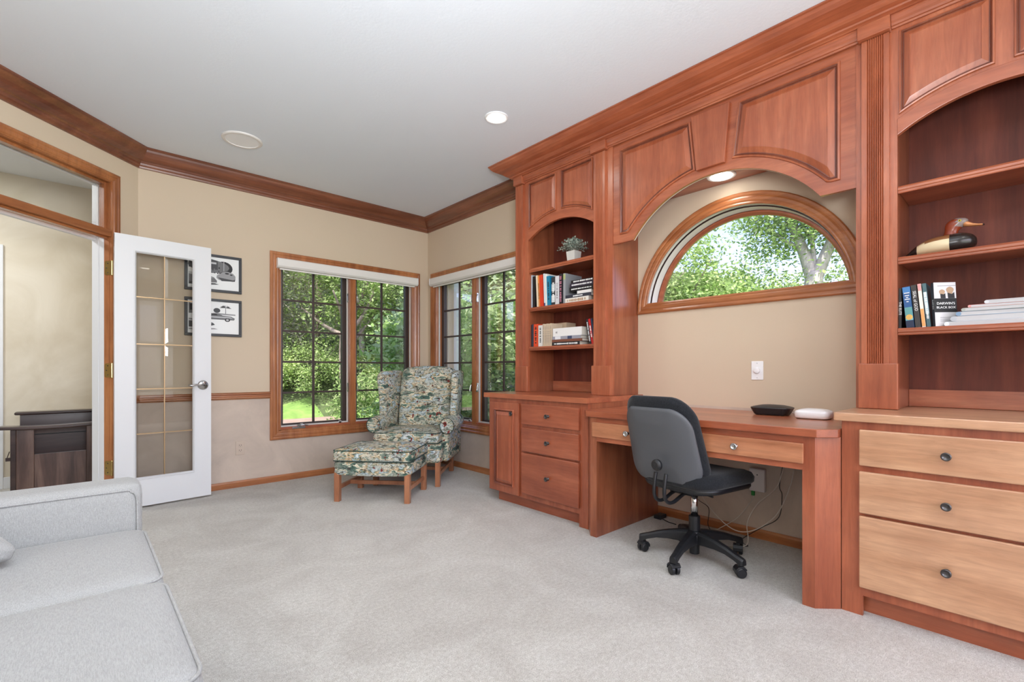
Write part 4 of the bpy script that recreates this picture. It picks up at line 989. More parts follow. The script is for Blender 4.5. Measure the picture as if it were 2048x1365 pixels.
# ------------------------------------------------------------------ framed pictures
def car(m, x, z, L_, sl=0):
    return [(x, z), (x+L_*.03, z+L_*.08), (x+L_*.22, z+L_*.12), (x+L_*.38, z+L_*.2), (x+L_*.60, z+L_*.2), (x+L_*.76, z+L_*.12), (x+L_*.97, z+L_*.07), (x+L_, z)]
def picture(label, zc, kind):
    x0, x1 = .645, 1.066; hz = .160; t = thing('framed_picture', label, 'picture', ((x0+x1)/2, YB, zc), 0, 'pair of framed car drawings on the back wall')
    z0, z1 = zc-hz, zc+hz; e = .022
    m = MB()
    m.box(x0, x1, YB-.022, YB-.001, z0, z0+e); m.box(x0, x1, YB-.022, YB-.001, z1-e, z1); m.box(x0, x0+e, YB-.022, YB-.001, z0+e, z1-e); m.box(x1-e, x1, YB-.022, YB-.001, z0+e, z1-e)
    m.build('frame', 'frame_black', t, bevel=.002)
    pr = MB().box(x0+e, x1-e, YB-.012, YB-.002, z0+e, z1-e).build('print', 'mat_white', t)
    yb = YB-.0122
    cnt = [0]
    def shape(poly, mt):
        cnt[0] += 1; d = .0002+.00008*cnt[0]
        MB().prism([(x0+e+.008+p[0]*(x1-x0-2*e-.016), z0+e+.008+p[1]*(z1-z0-2*e-.016)) for p in poly], 'y', yb-d, yb+.0001).build('drawing', mt, pr)
    el = lambda cx, cz, a, b, k=18: [(cx+a*math.cos(2*PI*i/k), cz+b*math.sin(2*PI*i/k)) for i in range(k)]
    rd = random.Random(kind)
    if kind == 1:
        shape(el(.70, .70, .19, .22), 'grey30'); shape(el(.40, .72, .42, .22), 'grey110'); shape([(.0, .62), (.58, .62), (.58, .92), (.3, .99), (0, .95)], 'grey70'); shape([(.05, .80), (.55, .80), (.55, .86), (.05, .86)], 'grey190')
        for i in range(26): x_ = rd.uniform(.05, .62); z_ = rd.uniform(.48, .68); shape([(x_, z_), (x_+.03, z_), (x_+.025, z_+rd.uniform(.03, .09)), (x_+.005, z_+.05)], rd.choice(['grey30', 'grey110', 'grey190', 'grey70']))
        shape([(.70, .6), (.71, .6), (.71, .93), (.70, .93)], 'grey190')
        shape([(.55, .36), (.60, .30), (.90, .28), (.95, .34), (.95, .46), (.90, .55), (.78, .60), (.68, .56), (.56, .44)], 'grey150'); shape([(.58, .38), (.90, .33), (.94, .36), (.94, .29), (.66, .27)], 'grey70')
        shape(el(.77, .53, .045, .025), 'grey30'); shape(el(.86, .50, .03, .02), 'grey30')
        shape([(0, .14), (.35, .18), (.56, .20), (.56, .26), (.5, .36), (.3, .44), (0, .46)], 'grey110'); shape([(.0, .40), (.3, .36), (.5, .33), (.3, .42), (0, .48)], 'grey190'); shape([(.0, .16), (.52, .17), (.60, .14), (.3, .09), (0, .08)], 'grey70')
        shape(el(.2, .22, .06, .07), 'grey30')
    else:
        shape([(0, .60), (.42, .66), (.42, .93), (.30, .96), (.2, .86), (0, .95)], 'grey110'); shape([(.2, .68), (.34, .70), (.34, .9), (.2, .86)], 'grey70'); shape([(.02, .7), (.16, .7), (.16, .9), (.02, .9)], 'grey30')
        for i in range(7):
            a = PI*(.05+.9*i/6); shape([(.74, .84), (.74+.11*math.cos(a)-.02, .86+.10*math.sin(a)-.05), (.74+.13*math.cos(a), .84+.11*math.sin(a)-.03), (.74+.06*math.cos(a), .87+.05*math.sin(a))], 'grey70')
        shape([(.735, .62), (.75, .62), (.748, .86), (.738, .86)], 'grey110'); shape(el(.56, .74, .07, .08), 'grey70'); shape([(.4, .60), (.95, .60), (.95, .64), (.5, .66)], 'grey150')
        shape([(.14, .44), (.92, .44), (.94, .50), (.86, .56), (.68, .58), (.60, .64), (.44, .64), (.36, .57), (.16, .54)], 'grey110'); shape([(.2, .50), (.9, .50), (.84, .54), (.2, .54)], 'grey190'); shape([(.44, .58), (.58, .58), (.55, .62), (.46, .62)], 'grey30')
        shape(el(.30, .44, .055, .06), 'grey30'); shape(el(.78, .44, .055, .06), 'grey30'); shape(el(.78, .44, .03, .035), 'grey190'); shape(el(.30, .44, .03, .035), 'grey190')
        shape([(0, .16), (.35, .18), (.52, .26), (.48, .32), (.28, .40), (0, .44)], 'grey70'); shape([(0, .36), (.3, .33), (.48, .29), (.26, .38), (0, .42)], 'grey190'); shape([(0, .12), (.5, .15), (.58, .12), (.2, .07), (0, .08)], 'grey150')
    return t
picture('upper framed black and white drawing of classic cars before a domed building', 1.868, 1)
picture('lower framed black and white drawing of classic cars with a palm tree', 1.488, 2)

# ------------------------------------------------------------------ wing chair and ottoman (local: x to the viewer's right, y to the back)
def legs_and_rails(t, feet, ztop, zs, cross_y, w_=.042):
    for (x, y) in feet:
        m = MB(); h = w_/2
        m.prism([(x-h, y-h), (x+h*.3, y-h), (x+h*.45, y-h+.003), (x+h*.6, y-h), (x+h, y-h), (x+h, y+h), (x-h, y+h)], 'z', 0, ztop); m.build('leg', 'leg_wood', t, bevel=.002)
    (fl, fr, rl, rr) = feet
    for a, b in ((fl, rl), (fr, rr)):
        m = MB(); n_ = Vector((b[0]-a[0], b[1]-a[1])).normalized(); s_ = Vector((-n_.y, n_.x))*.010
        A = Vector(a)+n_*.021; B = Vector(b)-n_*.021
        m.prism([(A+s_)[:], (B+s_)[:], (B-s_)[:], (A-s_)[:]], 'z', zs-.016, zs+.016); m.build('stretcher', 'leg_wood', t, bevel=.002)
    f = (cross_y-fl[1])/(rl[1]-fl[1]); xa = fl[0]+(rl[0]-fl[0])*f; xb = fr[0]+(rr[0]-fr[0])*f
    MB().box(xa+.010, xb-.010, cross_y-.010, cross_y+.010, zs-.016, zs+.016).build('stretcher', 'leg_wood', t, bevel=.002)
RC = math.atan2(-.7505, .6609)
wc = thing('wing_chair', 'wing back armchair in green hunting-scene tapestry, in the corner between the windows', 'armchair', (2.43, 4.0, 0), RC, local=True)
legs_and_rails(wc, [(-.285, -.345), (.285, -.345), (-.25, .31), (.25, .31)], .24, .10, -.05)
m = MB(); m.softbox(-.315, .315, -.375, .31, .205, .385, .03, fn=lambda u, v, q, p: (p.x*(1-.06*(v > 0)*v), p.y, p.z+(.018*(u*u) if False else 0))); m.build('seat_frame', 'tapestry', wc, smooth=True)
def cush(u, v, q, p): return (p.x, p.y-.015*(1-u*u)*(v < 0)*(-v), p.z)
m = MB(); m.softbox(-.30, .30, -.400, .20, .383, .485, .028, crown=.018, n=12, fn=cush); sc_ = m.build('seat_cushion', 'tapestry', wc, smooth=True)
def loop(x0, x1, y0, y1, z, r, n=6):
    o = []
    for cx, cy, a0_ in ((x1-r, y1-r, 0), (x0+r, y1-r, 90), (x0+r, y0+r, 180), (x1-r, y0+r, 270)):
        for i in range(n+1):
            a = math.radians(a0_+90*i/n); o.append((cx+r*math.cos(a), cy+r*math.sin(a), z))
    return o
for z_ in (.392, .477): MB().tube(loop(-.299, .299, -.404, .2, z_, .03), .004, 6, closed=True).build('piping', 'piping_dark', sc_, smooth=True)
def backfn(u, v, q, p):
    tz = (p.z-.40)/.68
    y = p.y+.20*tz+.02*math.sin(PI*max(0, min(1, tz)))*-1
    z = p.z+(.045*(1-u*u)-.03)*max(0, q)
    x = p.x*(1+.10*tz)
    return (x, y-.012*(1-u*u)*(1 if v < 0 else 0), z)
m = MB(); m.softbox(-.265, .265, .135, .255, .36, 1.065, .045, n=12, fn=backfn); bk = m.build('backrest', 'tapestry', wc, smooth=True)
for s in (-1, 1):
    out_ = [(.30, .50), (-.03, .52), (-.045, .62), (-.035, .70), (-.04, .80), (-.055, .88), (-.065, .95), (-.045, 1.00), (.0, 1.022), (.10, 1.028), (.25, 1.035), (.40, 1.03), (.42, .98), (.385, .80), (.34, .6)]
    m = MB(); m.prism(out_, 'x', s*.275, s*.345)
    m.v = [(x+s*max(0, .25-y)*.14+s*(z-.6)*.04, y, z) for x, y, z in m.v]
    o = m.build('wing', 'tapestry', wc, smooth=False); md = o.modifiers.new('bevel', 'BEVEL'); md.width = .026; md.segments = 5; md.limit_method = 'ANGLE'; md.angle_limit = math.radians(50)
    o.data.polygons.foreach_set('use_smooth', [True]*len(o.data.polygons))
    m = MB()
    def armfn(u, v, q, p): return p
    m.softbox(*sorted((s*.285, s*.355)), -.245, .30, .20, .56, .03, n=8); m.build('arm_panel', 'tapestry', wc, smooth=True)
    rr = []
    K = 20
    for y, k_ in ((-.262, .72), (-.268, .86), (-.262, .96), (-.245, 1), (-.1, 1.0), (.05, .98), (.16, .92), (.25, .8)):
        rr.append([(s*(.345-.012*(y+.26))+.068*k_*math.cos(2*PI*i/K), y, .530+.012*(y+.26)+.076*k_*math.sin(2*PI*i/K)) for i in range(K)])
    if s < 0: rr = [r[::-1] for r in rr]
    am_ = MB(); am_.rings(rr); a_ = am_.build('arm_roll', 'tapestry', wc, smooth=True)
    MB().tube([(s*.345+.064*math.cos(2*PI*i/20), -.266, .530+.072*math.sin(2*PI*i/20)) for i in range(20)], .0035, 6, closed=True).build('piping', 'piping_dark', a_, smooth=True)
ot = thing('ottoman', 'tapestry covered ottoman with wooden legs in front of the wing chair', 'ottoman', (1.862, 3.626, 0), RC, local=True)
legs_and_rails(ot, [(-.285, -.215), (.285, -.215), (-.285, .215), (.285, .215)], .23, .105, 0.0)
m = MB(); m.softbox(-.31, .31, -.24, .24, .205, .318, .02, n=8, fn=lambda u, v, q, p: (p.x, p.y, p.z+(.012*(u*u)-.004 if q < 0 else 0))); m.build('seat_frame', 'tapestry', ot, smooth=True)
m = MB(); m.softbox(-.315, .315, -.245, .245, .316, .410, .022, crown=.022, n=12); oc = m.build('cushion', 'tapestry', ot, smooth=True)
for z_ in (.323, .403): MB().tube(loop(-.315, .315, -.245, .245, z_, .028), .004, 6, closed=True).build('piping', 'piping_dark', oc, smooth=True)

# ------------------------------------------------------------------ office chair (local: y = direction the seat faces)
oc = thing('office_chair', 'black armless office swivel chair with a grey back shell at the desk', 'office chair', (2.505, 1.25, 0), math.radians(-97.5), local=True)
m = MB(); m.lathe([(.0, .03), (.026, .03), (.027, .115), (.030, .115), (.030, .235), (.027, .237), (.0, .237)], n=24); m.build('gas_lift_cover', 'black_plastic', oc, bevel=.001)
m = MB(); m.lathe([(.019, .23), (.019, .375)], n=20); m.build('column', 'chrome', oc, smooth=True)
m = MB(); m.lathe([(.045, .088), (.05, .10), (.05, .135), (.040, .155), (.031, .16)], n=24); m.build('hub', 'black_plastic', oc, smooth=False)
inv = math.radians(97.5)
for a_deg in (114, 186, 258, 330, 42):
    a = math.radians(a_deg)+inv; c_, s_ = math.cos(a), math.sin(a)
    m = MB(); rr = []
    for rad, hw_, zb, zt in ((.03, .030, .092, .158), (.08, .027, .096, .153), (.14, .024, .098, .142), (.20, .0215, .093, .126), (.25, .020, .078, .108), (.285, .0195, .062, .098), (.296, .017, .062, .094)):
        rr.append([(c_*rad-s_*p, s_*rad+c_*p, z_) for p, z_ in ((-hw_, zb), (-hw_*.92, zt-.01), (-hw_*.5, zt), (hw_*.5, zt), (hw_*.92, zt-.01), (hw_, zb))])
    m.rings(rr); lg = m.build('leg', 'black_plastic', oc, bevel=.001)
    m = MB(); cx, cy = c_*.275, s_*.275
    ca = a+.9; dx, dy = math.cos(ca), math.sin(ca)
    T_ = Matrix.Translation((cx, cy, .0255)) @ Matrix.Rotation(ca, 4, 'Z'); m.T = T_
    m.lathe([(.020, -.024), (.0255, -.020), (.0255, -.006), (.020, -.004)], ax='y', n=20); m.lathe([(.020, .004), (.0255, .006), (.0255, .020), (.020, .024)], ax='y', n=20)
    m.prism([(-.030, .0), (-.029, .016), (-.018, .030), (.010, .034), (.024, .022), (.024, .014), (.0, .028), (-.018, .020), (-.026, .0)], 'y', -.025, .025)
    m.box(-.008, .008, -.004, .004, -.01, .03); m.box(-.012, .012, -.010, .010, .026, .040)
    m.build('caster', 'black_plastic', lg, bevel=.0015)
def roundrect(hx, hz, r, k=7):
    o = []
    for cx, cz, a0_ in ((hx-r, hz-r, 0), (-hx+r, hz-r, 90), (-hx+r, -hz+r, 180), (hx-r, -hz+r, 270)):
        for i in range(k+1):
            a = math.radians(a0_+90*i/k); o.append((cx+r*math.cos(a), cz+r*math.sin(a)))
    return o
def back_plate(profile, cz, y0):   # profile: (scale inset, y offset)
    rr = []
    for ins, dy in profile:
        q = roundrect(.232-ins, .228-ins, .105-ins*.6)
        row = []
        for x, z_ in q:
            wz = 1+.0*z_
            zz_ = cz+z_+(.02*(1-(x/.232)**2) if z_ > 0 else 0)
            xx_ = x*(.95+.04*(z_ < 0)-.05*(z_/.228 if z_ > 0 else 0))-.045
            yy = y0+dy+.05*(x/.232)**2-.14*(z_/.456+.0)+.018*math.cos(z_*7)
            row.append((xx_, yy, zz_))
        rr.append(row)
    return rr
m = MB(); m.rings(back_plate([(.018, .012), (.006, .008), (0, 0), (0, -.02), (.006, -.034), (.03, -.042), (.10, -.046)][::-1], .66, -.235)); m.build('back_pad', 'black_fabric', oc, smooth=True)
sh_ = []
for ins, dy in ((.012, -.040), (.008, -.050), (.012, -.058), (.03, -.064), (.10, -.068)):
    q = roundrect(.232-ins, .205-ins, .10-ins*.6); row = []
    for x, z_ in q:
        yy = -.235+dy+.05*(x/.232)**2-.14*((z_-.022)/.456)+.018*math.cos((z_-.022)*7)
        row.append((x*(.95+.03*(z_ < 0)-.04*(z_/.205 if z_ > 0 else 0))-.045, yy, .636+z_+(.016*(1-(x/.232)**2) if z_ > 0 else 0)))
    sh_.append(row)
m = MB(); m.rings(sh_); m.build('back_shell', 'shell_plastic', oc, smooth=True)
m = MB(); m.lathe([(.030, .0), (.030, -.012), (.024, -.018), (.018, -.022), (.001, -.022)], (-.02, -.290, .545), 'y', 24); m.build('adjuster_knob', 'black_plastic', oc, smooth=False)
for x in (-.052, .012):
    m = MB(); m.tube(smooth_path([(x, -.262, .50), (x, -.275, .44), (x, -.275, .385), (x, -.25, .352), (x, -.20, .345), (x, -.12, .372), (x, -.03, .385)], 5), .0095, 8); m.build('back_bar', 'black_plastic', oc, smooth=True)
m = MB(); m.box(-.07, .07, -.12, .10, .372, .398); m.tube([(-.06, -.06, .375), (-.14, -.07, .372), (-.16, -.072, .372)], .006, 8); m.tube([(.05, -.02, .375), (.13, -.03, .37)], .006, 8); m.build('mechanism', 'black_plastic', oc, bevel=.003)
def seat_rows(rows):
    rr = []
    for ins, z_ in rows:
        q = roundrect(.240-ins, .235-ins, .11-ins*.5); rr.append([(x, y+.02, z_+.012*((y > 0)*-(y/.235)**2*1.6)+.018*(x/.24)**2) for x, y in q])
    return rr
m = MB(); m.rings(seat_rows([(.05, .392), (.02, .398), (.012, .410), (.012, .425)])); m.build('seat_pan', 'black_plastic', oc, smooth=True)
m = MB(); m.rings(seat_rows([(.012, .424), (0, .436), (-.002, .462), (.010, .486), (.04, .500), (.10, .503), (.2, .498)])); m.build('seat', 'black_fabric', oc, smooth=True)

# ------------------------------------------------------------------ sofa
so = thing('sofa', 'light grey linen sofa with piped cushions and a square arm, in the left foreground', 'sofa', (-.3, 1.34, 0))
MB().softbox(-.80, .160, .31, 2.39, .10, .345, .02, n=8).build('seat_frame', 'sofa_linen', so, smooth=True)
def fr(u, v, q, p): return p
for i, (a, b) in enumerate(((1.643, 2.218), (1.063, 1.640), (.478, 1.060))):
    m = MB(); m.softbox(-.58, .182, a, b, .335, .465, .042, crown=.016, n=14); c = m.build('seat_cushion', 'sofa_linen', so, smooth=True)
    for z_ in (.448, .352): MB().tube(loop(-.57, .178, a+.004, b-.004, z_, .05), .0045, 7, closed=True).build('piping', 'sofa_piping', c, smooth=True)
for a, b in ((2.222, 2.388), (.312, .474)):
    m = MB(); m.softbox(-.86, .176, a, b, .10, .625, .032, n=12); ar = m.build('arm', 'sofa_linen', so, smooth=True)
    yy = a+.001 if a > 1 else b-.001
    pth = smooth_path([(-.80, yy, .600), (-.3, yy, .600), (.10, yy, .600), (.140, yy, .593), (.156, yy, .575), (.160, yy, .52), (.160, yy, .30), (.160, yy, .12)], 5)
    MB().tube(pth, .004, 7).build('piping', 'sofa_piping', ar, smooth=True)
m = MB(); m.softbox(-.90, -.68, .312, 2.388, .10, .82, .05, n=10); m.build('back_frame', 'sofa_linen', so, smooth=True)
for a, b in ((1.645, 2.216), (1.065, 1.638), (.48, 1.058)):
    m = MB(); m.softbox(-.72, -.53, a, b, .47, .90, .07, n=10, fn=lambda u, v, q, p: (p.x-(p.z-.47)*.2, p.y, p.z)); m.build('back_cushion', 'sofa_linen', so, smooth=True)
for x in (-.80, .10):
    for y in (.37, 2.33): MB().lathe([(.018, 0), (.026, .105)], (x, y, 0), 'z', 16).build('leg', 'walnut', so)
pl = thing('throw_pillow', 'pale grey throw pillow lying against the far arm of the sofa', 'pillow', (-.365, 2.035, .60), 0, local=True); pl.rotation_euler = (math.radians(4), math.radians(24), math.radians(28))
m = MB(); m.softbox(-.19, .19, -.19, .19, -.055, .055, .03, n=14, fn=lambda u, v, q, p: (p.x, p.y, p.z*(.25+.95*math.sqrt(max(0, (1-(p.x/.195)**2)*(1-(p.y/.195)**2)))))); m.build('cover', 'sofa_linen', pl, smooth=True)

# ------------------------------------------------------------------ hall bench seen through the doorway
hb = thing('hall_bench', 'dark walnut mission style bench with a panelled arm, in the hall beyond the doorway', 'bench', (0, 5.3, 0))
for x0, x1 in ((-.345, -.250), (.046, .135)): MB().box(x0, x1, 5.10, 5.145, 0, .600).build('post', 'walnut', hb, bevel=.003)
MB().box(-.375, -.345, 5.10, 5.17, 0, .600).build('post', 'walnut_dark', hb, bevel=.003)
MB().box(-.250, .046, 5.112, 5.135, 0.04, .395).build('arm_panel', 'walnut', hb, bevel=.002)
m = MB(); n = 16; top = [(-.435+.60*i/n, .622-.010*math.sin(PI*i/n*1.1)) for i in range(n+1)]
m.prism(top+[(x, z_-.024) for x, z_ in top[::-1]], 'y', 5.05, 5.18); m.build('arm_rest', 'walnut_dark', hb, bevel=.008)
MB().box(-.345, .25, 5.42, 5.445, .10, .68).build('back_panel', 'walnut_dark', hb); MB().box(-.345, .25, 5.41, 5.42, .515, .522).build('groove', 'dark', hb)
MB().box(-.375, .30, 5.38, 5.52, .680, .704).build('top_rail', 'walnut_dark', hb, bevel=.010)
MB().box(-.345, .25, 5.145, 5.42, .28, .32).build('seat', 'walnut', hb, bevel=.003)
m = MB(); m.box(-.400, -.375, 5.11, 5.14, .36, .385); m.tube([(-.392, 5.125, .385), (-.38, 5.125, .43)], .003, 6); m.build('bracket', 'walnut_dark', hb)

# ------------------------------------------------------------------ outside
def leaves(name, centers, sig, n, size, mat, parent, aspect=.5, flatten=.6):
    C_ = np.array(centers, dtype=float); k = RNG.integers(0, len(C_), n)
    P = C_[k, :3]+RNG.normal(0, 1, (n, 3))*np.array(sig)*(C_[k, 3:4] if C_.shape[1] > 3 else 1)
    u = RNG.normal(0, 1, (n, 3)); u[:, 2] *= .6; u /= np.linalg.norm(u, axis=1)[:, None]
    nn = RNG.normal(0, 1, (n, 3)); nn[:, 2] = np.abs(nn[:, 2])+flatten; s = np.cross(u, nn); s /= np.linalg.norm(s, axis=1)[:, None]
    sz = size*RNG.uniform(.6, 1.35, (n, 1)); u *= sz; s *= sz*aspect
    V = np.empty((n, 4, 3)); V[:, 0] = P-u*.5; V[:, 1] = P+s*.5; V[:, 2] = P+u*.5; V[:, 3] = P-s*.5
    off = OFF[parent.name] if parent else Vector((0, 0, 0)); V -= np.array(off)
    me = bpy.data.meshes.new(name); me.vertices.add(n*4); me.vertices.foreach_set('co', V.reshape(-1))
    me.loops.add(n*4); me.loops.foreach_set('vertex_index', np.arange(n*4)); me.polygons.add(n)
    me.polygons.foreach_set('loop_start', np.arange(n)*4); me.update(calc_edges=True); me.materials.append(MATS[mat])
    o = bpy.data.objects.new(name, me); COL.objects.link(o); o['kind'] = 'stuff'
    if parent: o.parent = parent; OFF[o.name] = off
    return o
def hz(x, y):
    d = math.hypot(x, y); a = max(0, d-15.5); return -.42+min(9, a*.42)*(.5+.5*math.tanh((y-x*.35)/3))+.15*math.sin(x*1.3)*min(1, a)
gx = [3.35+i*1.2 for i in range(36)]
m = MB(); vs = []; X = [-14+i*1.3 for i in range(48)]; Y = [-22+i*1.3 for i in range(52)]
idx = {}
for i, x in enumerate(X):
    for j, y in enumerate(Y): vs.append((x, y, hz(x, y)))
fs = []
for i in range(len(X)-1):
    for j in range(len(Y)-1):
        cx, cy = X[i]+.65, Y[j]+.65
        if cx < 4 and cy < 7.2 and cx > -5: 
            pass
        fs.append((i*52+j, (i+1)*52+j, (i+1)*52+j+1, i*52+j+1))
m.add(vs, fs)
mi = []
for f in m.f:
    c_ = [sum(m.v[i][k] for i in f)/4 for k in range(3)]; d = math.hypot(c_[0], c_[1]); mi.append(1 if d > 16.2 else 0)
m.m = mi
struct('ground', m, ['lawn', 'hill_soil'], 'lawn rising to a wooded bank behind the house')
m = MB(); rr = []
pth = [(math.sin(a)*14.6, math.cos(a)*14.6) for a in [math.radians(-20+4*i) for i in range(18)]]
for i in range(len(pth)-1):
    (ax_, ay_), (bx_, by_) = pth[i], pth[i+1]; k = 15.6/14.6; k0 = 13.4/14.6
    m.add([(ax_*k0, ay_*k0, -.40), (bx_*k0, by_*k0, -.40), (bx_*k, by_*k, -.385), (ax_*k, ay_*k, -.385)], [(0, 1, 2, 3)])
struct('path', m, 'path_gravel', 'gravel path crossing the lawn')
def tree(label, x, y, h, rad, mat, n=8000, size=.13, trunk=.12, bark='bark', lean=(0, 0), z0=None, low=.25, forks=3, name='tree', cat='tree', nb=40, seed=0, group=None, shell=True, extra=None, sg=.34, r_tw=0):
    rd = random.Random(seed); zb = hz(x, y) if z0 is None else z0
    t = thing(name, label, cat, (x, y, zb), group=group)
    m = MB(); tips = []
    top = Vector((x+lean[0], y+lean[1], zb+h*.62))
    pts = smooth_path([(x, y, zb-.1), (x+lean[0]*.2+rd.uniform(-.1, .1), y+lean[1]*.2, zb+h*.25), (x+lean[0]*.6, y+lean[1]*.6+rd.uniform(-.1, .1), zb+h*.45), top], 4)
    m.tube(pts, [trunk*(1-.55*i/(len(pts)-1)) for i in range(len(pts))], 8)
    for k in range(forks*3):
        a = rd.uniform(0, 2*PI); f = rd.uniform(.35, 1); b0 = Vector(pts[int(f*(len(pts)-1))]); e = b0+Vector((math.cos(a)*rad*rd.uniform(.4, .85), math.sin(a)*rad*rd.uniform(.4, .85), h*rd.uniform(.12, .34)))
        mid = (b0+e)/2+Vector((rd.uniform(-.2, .2), rd.uniform(-.2, .2), -.1)); q = smooth_path([b0, mid, e], 4)
        m.tube(q, [trunk*.42*(1-.8*i/(len(q)-1)) for i in range(len(q))], 6); tips.append(e)
    m.build('trunk', bark, t, smooth=True)
    cen = []
    for k in range(nb):
        while True:
            p = Vector((rd.uniform(-1, 1), rd.uniform(-1, 1), rd.uniform(-1, 1)))
            if p.length < 1 and (not shell or p.length > .45): break
        cz = zb+h*(low+(1-low)/2); cen.append((x+lean[0]*.7+p.x*rad, y+lean[1]*.7+p.y*rad, cz+p.z*h*(1-low)/2*.95, rd.uniform(.7, 1.3)))
    if extra: cen += extra
    leaves('foliage', cen, (sg*rad*.5, sg*rad*.5, sg*rad*.4), n, size, mat, t)
    if r_tw: leaves('twigs', cen, (sg*rad*.5, sg*rad*.5, sg*rad*.4), r_tw, .75, 'twig', t, aspect=.022, flatten=0)
    return t
def pol(deg, r): return (math.sin(math.radians(deg))*r, math.cos(math.radians(deg))*r)
# wooded bank seen through the corner windows (bearing measured from +Y towards +X)
bank = [(9, 19, 7.5, 2.6, 'leaf_mid'), (14.5, 17.5, 6.6, 2.0, 'leaf_grey'), (20, 21, 9, 3.0, 'leaf_grey'), (25, 17.8, 6.6, 2.2, 'leaf_bright'), (30, 20, 9, 2.8, 'leaf_dark'), (35, 17, 7.2, 2.4, 'leaf_mid'),
        (40, 19, 8.5, 2.8, 'leaf_dark'), (46, 18, 8, 2.6, 'leaf_mid'), (12.5, 25, 10, 3.6, 'leaf_dark'), (23, 27, 11, 4.0, 'leaf_dark'), (34, 26, 11, 4.0, 'leaf_mid'), (44, 27, 11, 4.2, 'leaf_dark')]
BL = ['mid green tree at the far left of the left casement', 'greyish half bare tree behind the left panes of the left casement', 'tall grey green tree in the centre of the left casement', 'bright leaved tree behind the mullion of the window left of the corner',
      'dark green tree behind the right casement, left of the corner', 'mid green tree behind the roller shade end nearest the corner', 'dark green tree behind the left casement of the window right of the corner', 'mid green tree behind the right casement of the window right of the corner',
      'large dark tree at the back of the bank, leftmost of the back row', 'large dark tree at the back of the bank, second of the back row', 'large green tree at the back of the bank, third of the back row', 'large dark tree at the back of the bank, rightmost of the back row']
for i, (dg, r, h, rad, mt) in enumerate(bank):
    x, y = pol(dg, r)
    tree(BL[i], x, y, h, rad, mt, n=15000 if r < 24 else 9000, size=.12 if r < 24 else .2, seed=i, low=.04, group='trees on the wooded bank', trunk=.13, bark='bark' if i % 3 else 'bark_pale', nb=46, r_tw=1600 if i in (0, 1, 2, 4) else 500)
x, y = pol(23.3, 15.9); tree('dark trunked tree at the foot of the bank seen low in the left casement', x, y, 7.5, 1.9, 'leaf_bright', n=9000, size=.10, seed=31, low=.42, trunk=.22)
x, y = pol(17.2, 14.9)
for i, dg in enumerate((13, 16.5, 19.5, 26, 29.5)):
    x, y = pol(dg, 16.7+.4*(i % 2)); 
    tree(('leftmost bush along the gravel path', 'second bush from the left along the gravel path', 'middle bush along the gravel path', 'fourth bush from the left along the gravel path', 'rightmost bush along the gravel path')[i], x, y, 1.5+.2*(i % 3), 1.0, 'leaf_lime' if i % 2 else 'leaf_bright', n=5000, size=.075, seed=50+i, low=.02, trunk=.03, name='bush', cat='bush', group='bushes along the path', nb=26)
# big-leaved shrub close to the corner windows
sx, sy = 4.25, 6.0
tree('glossy leaved shrub growing close outside the corner windows', sx, sy, 2.7, 1.0, 'leaf_shrub', n=8000, size=.11, seed=71, low=.02, trunk=.03, name='shrub', cat='shrub', z0=-.42, nb=34, shell=False, sg=.5)
tree('second glossy shrub outside the window right of the corner', 5.0, 5.35, 2.9, .9, 'leaf_shrub', n=7500, size=.105, seed=72, low=.02, trunk=.03, name='shrub', cat='shrub', z0=-.42, nb=30, shell=False, sg=.5)
tree('slender light leaved shrub outside the right casement left of the corner', 3.72, 6.75, 2.45, .50, 'leaf_shrub', n=3600, size=.10, seed=74, low=.02, trunk=.025, name='shrub', cat='shrub', z0=-.42, nb=24, shell=False, sg=.5)
tree('low green bush filling the bottom of the right casement left of the corner', 5.0, 9.8, 1.5, 1.0, 'leaf_mid', n=5500, size=.09, seed=75, low=.02, trunk=.03, name='bush', cat='bush', z0=-.42, nb=30, shell=False, sg=.34)
tree('low shrub behind the glossy shrubs', 5.7, 7.4, 3.0, 1.3, 'leaf_dark', n=8000, size=.10, seed=73, low=.02, trunk=.04, name='shrub', cat='shrub', z0=-.42, nb=30, shell=False)
m = MB(); m.box(3.36, 3.46, 4.74, 4.86, -.42, 3.0); m.box(3.352, 3.468, 4.732, 4.868, .5, .54)
tag(m.build('downspout', 'white_paint', bevel=.01), 'white downspout outside the window right of the corner', 'downspout')
x, y = 5.6, 8.0
m = MB(); m.tube(smooth_path([(8.6, 9.6, -.4), (8.2, 9.6, 1.6), (7.2, 9.3, 3.2), (6.2, 9.0, 4.6)], 6), [.22-.006*i for i in range(19)], 8)
tag(m.build('leaning_tree', 'bark', smooth=True), 'dark leaning tree trunk beyond the shrubs', 'tree')
# trees seen through the half round window
A = lambda deg, r, h, rad, mt, n, sd, lab, **k: tree(lab, *pol(deg, r), h, rad, mt, n=n, seed=sd, **k)
A(61.5, 13.5, 5.0, 1.9, 'leaf_bright', 20000, 81, 'round bright tree at the left of the half round window', size=.115, low=.1, z0=-.42)
A(66.0, 15.5, 4.9, 2.0, 'leaf_lime', 19000, 82, 'lime green tree left of the gap of sky in the half round window', size=.115, low=.1, z0=-.42)
A(70.5, 17.5, 4.7, 2.1, 'leaf_mid', 15000, 83, 'lower tree under the gap of sky in the half round window', size=.115, low=.05, z0=-.42)
A(81.5, 16.5, 5.6, 2.0, 'leaf_lime', 14000, 84, 'lime tree at the right edge of the half round window', size=.115, low=.1, z0=-.42)
A(57.0, 15.5, 6.2, 2.0, 'leaf_mid', 12000, 86, 'tall tree at the far left of the half round window', size=.115, low=.2, z0=-.42, forks=4)
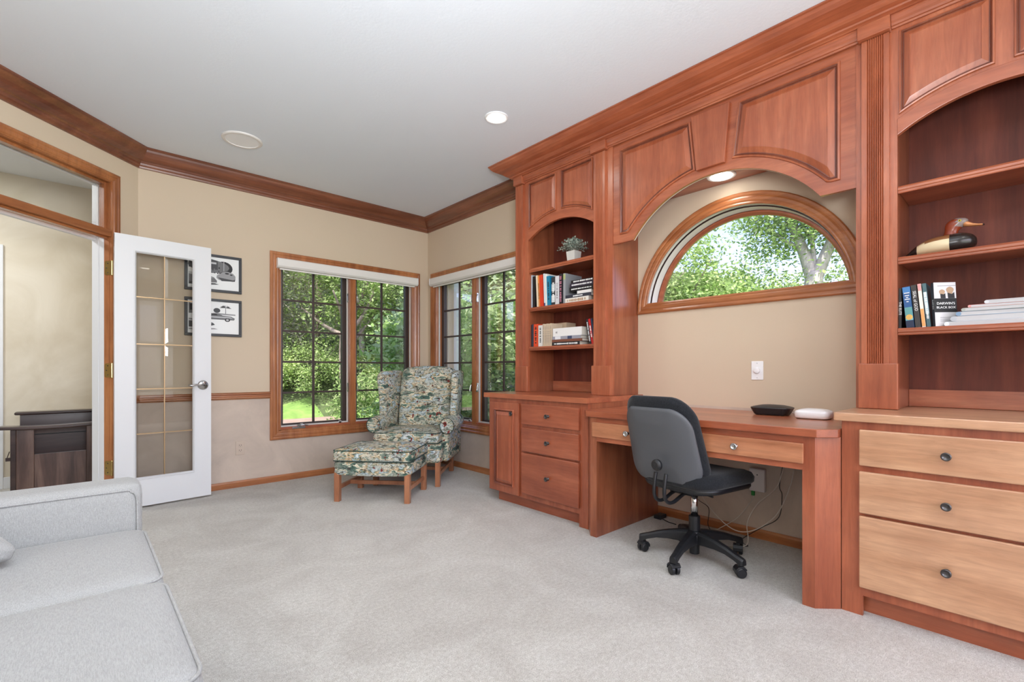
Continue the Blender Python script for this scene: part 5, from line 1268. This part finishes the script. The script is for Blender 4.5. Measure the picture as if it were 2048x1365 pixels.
# pale forked tree
tx, ty = pol(74.8, 13.0)
t = thing('tree', 'tall pale barked forked tree right of centre in the half round window', 'tree', (tx, ty, -.42))
perp = Vector((math.cos(math.radians(74.8)), -math.sin(math.radians(74.8)), 0))
B = lambda r, z_: Vector((tx, ty, z_))+perp*r
m = MB(); cen = []
main = [B(.0, -.42), B(.05, 1.6), B(.02, 2.9), B(.04, 3.3)]
m.tube(smooth_path(main, 5), [.26-.006*i for i in range(16)], 10)
br = [[B(.03, 3.0), B(-.15, 3.7), B(-.42, 4.5), B(-.78, 5.3), B(-1.0, 6.0)], [B(.05, 3.1), B(.3, 3.8), B(.62, 4.6), B(.78, 5.3), B(1.0, 6.2)], [B(-.2, 3.9), B(-.55, 4.1), B(-1.0, 4.6)], [B(.4, 4.1), B(.9, 4.3), B(1.4, 4.9)],
      [B(-.42, 4.5), B(-.3, 5.0), B(-.35, 5.7)], [B(.05, 3.4), B(.0, 4.2), B(.15, 5.0), B(.1, 5.6)]]
for i, b_ in enumerate(br):
    q = smooth_path(b_, 5); r0 = .15 if i < 2 else .06
    m.tube(q, [r0*(1-.7*k/(len(q)-1)) for k in range(len(q))], 8)
    for k in range(6):
        p = q[int(len(q)*(.35+.1*k)) % len(q)]; cen.append((p.x+random.uniform(-.35, .35), p.y+random.uniform(-.5, .5), p.z+random.uniform(-.2, .45), 1))
m.build('trunk', 'bark_pale', t, smooth=True)
m = MB()
for k in range(90):
    c_ = random.choice(cen); p = Vector(c_[:3]); d = Vector((random.gauss(0, 1), random.gauss(0, 1), random.gauss(.3, .7))).normalized()*random.uniform(.3, .8)
    m.tube([p, p+d*.5+Vector((0, 0, -.04)), p+d], [.012, .008, .004], 4, cap=False)
m.build('twigs', 'bark_pale', t)
for k in range(16): 
    q = B(random.uniform(-1.5, 1.6), random.uniform(2.6, 5.0)); cen.append((q.x, q.y, q.z, 1))
leaves('foliage', cen, (.32, .32, .28), 17000, .10, 'leaf_bright', t)
for dg in (48, 53):
    x, y = pol(dg, 13+dg*.05)
